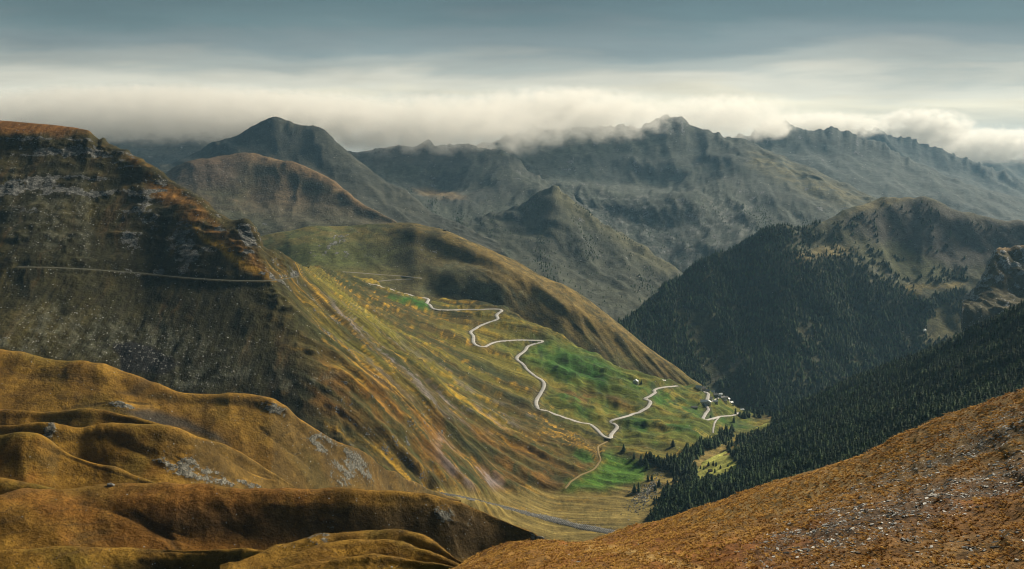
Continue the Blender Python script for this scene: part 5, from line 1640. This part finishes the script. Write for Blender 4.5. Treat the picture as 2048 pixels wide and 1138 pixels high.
house(1463, 806, 7, 6, 3.0, 2.0, 34, stonew, tin, 'last small stone cottage at the right end of the village', 2)
house(1431, 805, 9, 6, 2.8, 1.8, -10, stonew, tin, 'low pale roofed stable below the village lane', 2, 1, chim=False, name='stable', cat='stable')
house(1388.5, 815, 12, 7, 2.2, 1.8, 6, stonew, slate_r, 'low grey stone hut in the pasture below the long barn', 2, 1, chim=False, name='hut', cat='hut')
house(1484, 821, 8, 5, 2.8, 1.6, 16, plaster, tin, 'small pale hut at the lower end of the village road', 2, 1, chim=False, name='hut', cat='hut')
house(1420, 943, 6, 5, 2.6, 1.8, 6, timber, timber, 'dark timber hut in the meadow clearing among conifers', 2, 1, L=fs, name='hut', cat='hut', chim=False)
house(1847, 663, 13, 9, 5, 3.4, 20, plaster, tin, 'tiny white house alone on the forested right mountain', 3, 1, L=rm)

LOOP = [(1312, 762), (1310, 759), (1314, 756.5), (1320, 756), (1326, 758), (1329, 761.5)]
Wl = road_line(Lm, LOOP, 3, 2, 6)
ribbon('gravel_loop', Wl + [0, 0, .9], 5.0, asphalt, 2.5)


# ------------------------------------------------------------------ boulders
boulder_m = plain_mat('boulder_stone', (.16, .155, .15), .95, .35, 1.2, .5)


def rock_mesh(name, seed, flat=.6, n=2, mat=None, cut=6):
    import bmesh
    g = random.Random(seed)
    b = bmesh.new(); bmesh.ops.create_icosphere(b, subdivisions=n, radius=1.0)
    planes = [(Vector((g.gauss(0, 1), g.gauss(0, 1), g.gauss(0, 1))).normalized(), g.uniform(.55, .85)) for _ in range(cut)]
    for v in b.verts:
        for nrm, dd in planes:
            e = v.co.dot(nrm) - dd
            if e > 0:
                v.co -= nrm * e
        v.co *= 1 + g.uniform(-.05, .05)
        v.co.z *= flat
    me = bpy.data.meshes.new(name); b.to_mesh(me); b.free()
    if mat:
        me.materials.append(mat)
    return me


def boulder(px_, py_, L, sx, sy, sz, seed, label, rz=0.0):
    c = lookup(L, px_, py_)[0]
    o = obj('boulder', rock_mesh('boulder', seed, 1.0, 3, boulder_m, 9), None, (c[0], c[1], c[2] + sz * .35))
    o.scale = (sx, sy, sz); o.rotation_euler = (0, 0, rz)
    tag(o, label, 'boulder')


boulder(222, 971.5, hb, 2.0, 1.4, 1.0, 5, 'dark grey boulder with pale top on the grassy hill crest', .3)
boulder(890, 462, Mm, 7, 5, 3.5, 8, 'pale rock knob on the skyline of the middle hill')


# ------------------------------------------------------------------ stones of the foreground slope
slab_m = plain_mat('slate_slab', (.46, .45, .43), .8, .45, 3.0, .3, .3)
slab_d = plain_mat('dark_slate_slab', (.12, .115, .11), .85, .4, 3.0, .3, .3)


def slab_mesh(name, seed, mat):
    g = random.Random(seed)
    n = g.randint(5, 7)
    ang = sorted(2 * math.pi * (i + g.uniform(-.3, .3)) / n for i in range(n))
    r1 = [g.uniform(.7, 1.1) for _ in ang]
    el = g.uniform(.45, .8)
    bot = [(r * math.cos(a), el * r * math.sin(a), -.22) for a, r in zip(ang, r1)]
    top = [(.9 * r * math.cos(a) + .03, el * .88 * r * math.sin(a), .16 + g.uniform(-.06, .06)) for a, r in zip(ang, r1)]
    v = bot + top
    f = [tuple(range(n - 1, -1, -1)), tuple(range(n, 2 * n))] + [(i, (i + 1) % n, n + (i + 1) % n, n + i) for i in range(n)]
    return mesh(name, v, f, mat)


def frame_on(nn, az, tilt=0.0):
    """rotation that lays z on the ground normal, x turned by az"""
    z = Vector(nn)
    q = z.to_track_quat('Z', 'Y')
    from mathutils import Quaternion
    return q @ Quaternion((0, 0, 1), az) @ Quaternion((1, 0, 0), tilt)


def build_stones():
    L = fg
    slabs = [slab_mesh('stone', 300 + i, slab_m if i % 3 else slab_d) for i in range(12)]
    clump = sst(.0, .35, fbm(L.X / 2.2, L.Y / 2.2, 3, 1600))
    dens = np.clip(L.stony, 0, 1) * (.3 + clump) * sst(1400, 1560, L.px) + .004
    p, nn, _ = sample(L, dens, .24)
    px, py = project(p)
    k = (px < 2120) & (py < 1190)
    p, nn, px, py = p[k], nn[k], px[k], py[k]
    s = .05 + .09 * rng.random(len(p)) ** 2 + .18 * rng.random(len(p)) ** 10
    app = s * F_PX / p[:, 1]
    seen = (px > 900) & (px < 2046) & (py < 1136)
    order = np.argsort(-(app * seen))
    big = order[:300]
    for i in big:
        o = bpy.data.objects.new('stone', slabs[int(rng.integers(0, 12))]); col_main.objects.link(o)
        o.parent = L.obj
        o.location = p[i] + nn[i] * s[i] * .1
        o.rotation_mode = 'QUATERNION'
        o.rotation_quaternion = frame_on(nn[i], float(rng.normal(.5, .5)), float(rng.normal(0, .22)))
        q = s[i]
        o.scale = (q * rng.uniform(.9, 1.7), q, q * rng.uniform(.7, 1.2))
    rest = order[300:]
    rot = np.array([frame_on(nn[i], float(rng.normal(.5, .6)), float(rng.normal(0, .25))).to_euler() for i in rest])
    q = s[rest][:, None] * np.stack([rng.uniform(.9, 1.6, len(rest)), np.ones(len(rest)), rng.uniform(.7, 1.2, len(rest))], -1)
    o = scatter('stone_rubble', p[rest] + nn[rest] * .01, rot, q, rng.integers(0, 12, len(rest)), slabs, 'loose slate rubble strewn over the brown slope')
    o.parent = L.obj


build_stones()


def build_gravel():
    cob = [rock_mesh('cobble', 400 + i, .7, 1, plain_mat('cobble_stone', (.33, .33, .32), .9, .5, .8, .3), 5) for i in range(4)]
    n = len(Wc)
    k = rng.integers(2, n - 2, 3200)
    t = Wc[k + 1] - Wc[k - 1]; t = t / np.linalg.norm(t, axis=1, keepdims=True)
    side = np.stack([-t[:, 1], t[:, 0], 0 * t[:, 0]], -1)
    off = rng.normal(0, .36, len(k)) * wc[k]
    p = Wc[k] + side * off[:, None] - [0, 0, .45]
    rot = rng.uniform(0, 6.28, (len(k), 3)); s = rng.uniform(.25, .75, len(k)) * (1 + (rng.random(len(k)) > .96))
    scatter('stream_gravel', p, rot, np.stack([s * 1.3, s, s * .8], -1), rng.integers(0, 4, len(k)), cob, 'grey cobbles strewn along the dry stream bed')
    q = np.stack([rng.normal(1292, 15, 520), rng.normal(988, 12, 520)], -1)
    q[:, 1] -= (q[:, 0] - 1292) * .75
    p = lookup(Lm, q[:, 0], q[:, 1])
    rot = rng.uniform(0, 6.28, (len(p), 3)); s = rng.uniform(.6, 1.6, len(p))
    scatter('boulder_field', p + [0, 0, .3], rot, np.stack([s * 1.3, s, s * .8], -1), rng.integers(0, 4, len(p)), cob, 'pale boulder field at the edge of the dark forest')


build_gravel()


# ------------------------------------------------------------------ grass tussocks
def tuft_mesh(name, seed, mat, n=26, lean=.55):
    g = random.Random(seed)
    v, f = [], []
    for _ in range(n):
        a = g.uniform(0, 6.28); r0 = g.uniform(0, .35)
        bx, by = r0 * math.cos(a), r0 * math.sin(a)
        h = g.uniform(.45, 1.0); out = g.uniform(.15, .7)
        dx = out * math.cos(a) + lean * h; dy = out * math.sin(a)
        w = g.uniform(.035, .07)
        px_, py_ = -math.sin(a) * w, math.cos(a) * w
        i = len(v)
        mx_, my_ = bx + dx * .4, by + dy * .4
        v += [(bx - px_, by - py_, -.1), (bx + px_, by + py_, -.1), (mx_ + px_ * .8, my_ + py_ * .8, h * .75), (mx_ - px_ * .8, my_ - py_ * .8, h * .75), (bx + dx, by + dy, h * g.uniform(.55, .9))]
        f += [(i, i + 1, i + 2, i + 3), (i + 3, i + 2, i + 4)]
    return mesh(name, v, f, mat)


def grass_mat(name, c1, c2):
    m = plain_mat(name, (.2, .1, .03), .95, .25, 1.2, 0, .1)
    nd, lk = m.node_tree.nodes, m.node_tree.links
    ge = N(nd, 'ShaderNodeNewGeometry')
    no = N(nd, 'ShaderNodeTexNoise', i_Scale=.16, i_Detail=4.0)
    lk.new(ge.outputs['Position'], no.inputs['Vector'])
    oi = N(nd, 'ShaderNodeObjectInfo')
    ad = N(nd, 'ShaderNodeMath', operation='MULTIPLY_ADD', i_1=.5)
    lk.new(oi.outputs['Random'], ad.inputs[0]); lk.new(no.outputs['Fac'], ad.inputs[2])
    rp = ramp(nd, [(.45, c1), (.95, c2)])
    lk.new(ad.outputs[0], rp.inputs[0])
    sc = [n for n in nd if n.bl_idname == 'ShaderNodeVectorMath'][0]
    lk.new(rp.outputs[0], sc.inputs[0])
    return m


def build_grass():
    gm = grass_mat('tussock_grass', (.27, .112, .022), (.52, .30, .070))
    tufts = [tuft_mesh('tuft', 700 + i, gm) for i in range(6)]
    L = fg
    w = fbm(L.X / 4, L.Y / 4, 3, 1701)
    rows = fbm((L.X - .19 * L.Y + .8 * w) / .8, L.Y / 9, 3, 1700)
    dens = (1 - .8 * np.clip(L.stony * 1.2, 0, 1)) * (.25 + 1.1 * sst(-.2, .25, rows))
    p, nn, _ = sample(L, dens, .28)
    px, py = project(p)
    k = (px > 840) & (px < 2150) & (py < 1200)
    p, nn = p[k], nn[k]
    down = np.arctan2(nn[:, 1], nn[:, 0])
    rot = np.zeros((len(p), 3)); rot[:, 2] = down + rng.normal(0, .35, len(p))
    s = rng.uniform(.07, .16, len(p)) * (1 + .5 * (rng.random(len(p)) > .95))
    scatter('grass_tussocks', p, rot, np.stack([s * rng.uniform(1.2, 2.6, len(p)), s * 1.1, s * rng.uniform(.55, .95, len(p))], -1), rng.integers(0, 6, len(p)), tufts, 'dry brown grass tussocks covering the foreground slope')
    gm2 = grass_mat('hill_grass', (.15, .080, .022), (.29, .185, .055))
    t2 = [tuft_mesh('tuft', 760 + i, gm2, 14, .3) for i in range(5)]
    for L, spc, s0, lab in ((m1, .62, .26, 'short dry grass on the left foreground mound'), (m2, .62, .26, 'short dry grass on the rounded mound in front of the dark hollow'),
                            (mf, .6, .24, 'short dry grass on the inner fold of the rounded mound'), (mt_, .55, .22, 'short dry grass on the lowest fold at the bottom edge'),
                            (hb, 1.05, .36, 'short dry grass on the hill with the boulder')):
        p, nn, _ = sample(L, np.ones(L.X.shape), spc, (L.front, L.ridge + 4))
        px, py = project(p)
        k = (px > -60) & (px < 1130) & (py < 1160)
        p, nn = p[k], nn[k]
        rot = np.zeros((len(p), 3)); rot[:, 2] = rng.uniform(0, 6.28, len(p))
        s = rng.uniform(.6, 1.2, len(p)) * s0
        scatter('hill_grass', p, rot, np.stack([s, s, s * .8], -1), rng.integers(0, 5, len(p)), t2, lab)
        print(L.name, len(p))


build_grass()


# ================================================================== air
def build_haze():
    me = bpy.data.meshes.new('haze')
    x, y0, y1, z0, z1 = 25500.0, -17500.0, 33500.0, -1290.0, 700.0
    v = [(sx * x, y, z) for z in (z0, z1) for y in (y0, y1) for sx in (-1, 1)]
    f = [(0, 2, 3, 1), (4, 5, 7, 6), (0, 1, 5, 4), (2, 6, 7, 3), (0, 4, 6, 2), (1, 3, 7, 5)]
    me.from_pydata(v, [], f); me.update()
    m = bpy.data.materials.new('haze_air'); m.use_nodes = True
    nd, lk = m.node_tree.nodes, m.node_tree.links
    nd.clear()
    out = N(nd, 'ShaderNodeOutputMaterial')
    pv = N(nd, 'ShaderNodeVolumePrincipled')
    pv.inputs['Color'].default_value = (.34, .63, .92, 1)
    pv.inputs['Density'].default_value = 2.2e-5
    pv.inputs['Anisotropy'].default_value = 0.1
    lk.new(pv.outputs[0], out.inputs['Volume'])
    me.materials.append(m)
    o = bpy.data.objects.new('haze', me); o['kind'] = 'stuff'
    o['label'] = 'pale blue haze filling the valley air'
    col_main.objects.link(o)


build_haze()


def cloud_mat(name, dens, nscale, seed, thr, ani=.35):
    m = bpy.data.materials.new(name); m.use_nodes = True
    nd, lk = m.node_tree.nodes, m.node_tree.links
    nd.clear()
    out = N(nd, 'ShaderNodeOutputMaterial')
    tc = N(nd, 'ShaderNodeTexCoord')
    ge = N(nd, 'ShaderNodeNewGeometry')
    ln = N(nd, 'ShaderNodeVectorMath', operation='LENGTH')
    lk.new(tc.outputs['Object'], ln.inputs[0])
    sub = N(nd, 'ShaderNodeMath', operation='SUBTRACT'); sub.inputs[0].default_value = 1.0
    lk.new(ln.outputs['Value'], sub.inputs[1])
    mp = N(nd, 'ShaderNodeMapping'); mp.inputs['Location'].default_value = (seed * 3.1, seed * 1.7, seed * .3)
    mp.inputs['Scale'].default_value = (nscale, nscale, nscale * 1.3)
    lk.new(ge.outputs['Position'], mp.inputs[0])
    no = N(nd, 'ShaderNodeTexNoise', i_Scale=1.0, i_Detail=6.0, i_Roughness=0.62)
    lk.new(mp.outputs[0], no.inputs['Vector'])
    ns = N(nd, 'ShaderNodeMath', operation='SUBTRACT'); ns.inputs[1].default_value = thr
    lk.new(no.outputs['Fac'], ns.inputs[0])
    ma = N(nd, 'ShaderNodeMath', operation='MULTIPLY_ADD'); ma.inputs[1].default_value = 4.8
    lk.new(ns.outputs[0], ma.inputs[0]); lk.new(sub.outputs[0], ma.inputs[2])
    # never reaches the hull
    ed = N(nd, 'ShaderNodeMapRange', interpolation_type='SMOOTHSTEP')
    ed.inputs['From Min'].default_value = 0.0; ed.inputs['From Max'].default_value = 0.35
    lk.new(sub.outputs[0], ed.inputs['Value'])
    mr = N(nd, 'ShaderNodeMapRange', interpolation_type='SMOOTHSTEP')
    mr.inputs['From Min'].default_value = 0.0; mr.inputs['From Max'].default_value = 0.55
    mr.inputs['To Max'].default_value = dens
    lk.new(ma.outputs[0], mr.inputs['Value'])
    mu = N(nd, 'ShaderNodeMath', operation='MULTIPLY')
    lk.new(ed.outputs[0], mu.inputs[0]); lk.new(mr.outputs[0], mu.inputs[1])
    pv = N(nd, 'ShaderNodeVolumePrincipled')
    pv.inputs['Color'].default_value = (.945, .928, .900, 1)
    pv.inputs['Anisotropy'].default_value = ani
    lk.new(mu.outputs[0], pv.inputs['Density'])
    lk.new(pv.outputs[0], out.inputs['Volume'])
    m.cycles.volume_step_rate = 0.6
    return m


def ico(sub=3):
    import bmesh
    bm_ = bmesh.new(); bmesh.ops.create_icosphere(bm_, subdivisions=sub, radius=1.0)
    me = bpy.data.meshes.new('cloud'); bm_.to_mesh(me); bm_.free()
    return me


CLOUDS = [  # centre px, py, distance, half width px, half height px, half depth m, density, thr, label
    (330, 233, 8000, 470, 54, 1300, .0040, .43, 'long grey cloud bank lying on the far left range'),
    (650, 244, 7600, 190, 62, 800, .0014, .48, 'pale cloud drifting behind the dark peak'),
    (860, 256, 7350, 290, 62, 900, .0032, .46, 'cream cloud bank resting on the central range'),
    (1120, 234, 8250, 240, 54, 900, .0034, .45, 'cloud bank covering the crest left of the pointed summit'),
    (1440, 238, 9300, 170, 46, 800, .0024, .46, 'cloud behind the crest right of the pointed summit'),
    (1545, 258, 9800, 34, 20, 300, .0080, .42, 'small white cloud puff caught between two rock teeth'),
    (1640, 252, 11200, 150, 26, 600, .0045, .46, 'low row of cloud puffs behind the jagged crest'),
    (1840, 258, 13200, 110, 38, 600, .0050, .44, 'tall rounded cloud puff behind the right ridge'),
    (1980, 292, 13600, 200, 34, 800, .0040, .45, 'cloud pouring down behind the far right ridge'),
]


def build_clouds():
    for i, (px, py, D, rx, ry, rd_, dn, thr, lab) in enumerate(CLOUDS):
        c = world(np.float64(px), np.float64(py), np.float64(D))
        o = bpy.data.objects.new('cloud', ico())
        o.location = c
        k = D / F_PX
        o.scale = (rx * k * 1.15, rd_, ry * k * 1.25)
        o.data.materials.append(cloud_mat('cloud_vapour', dn, 1 / (ry * k * .52), i + 1, thr + .06))
        o['kind'] = 'stuff'; o['label'] = lab; o['category'] = 'cloud'
        col_main.objects.link(o)


build_clouds()
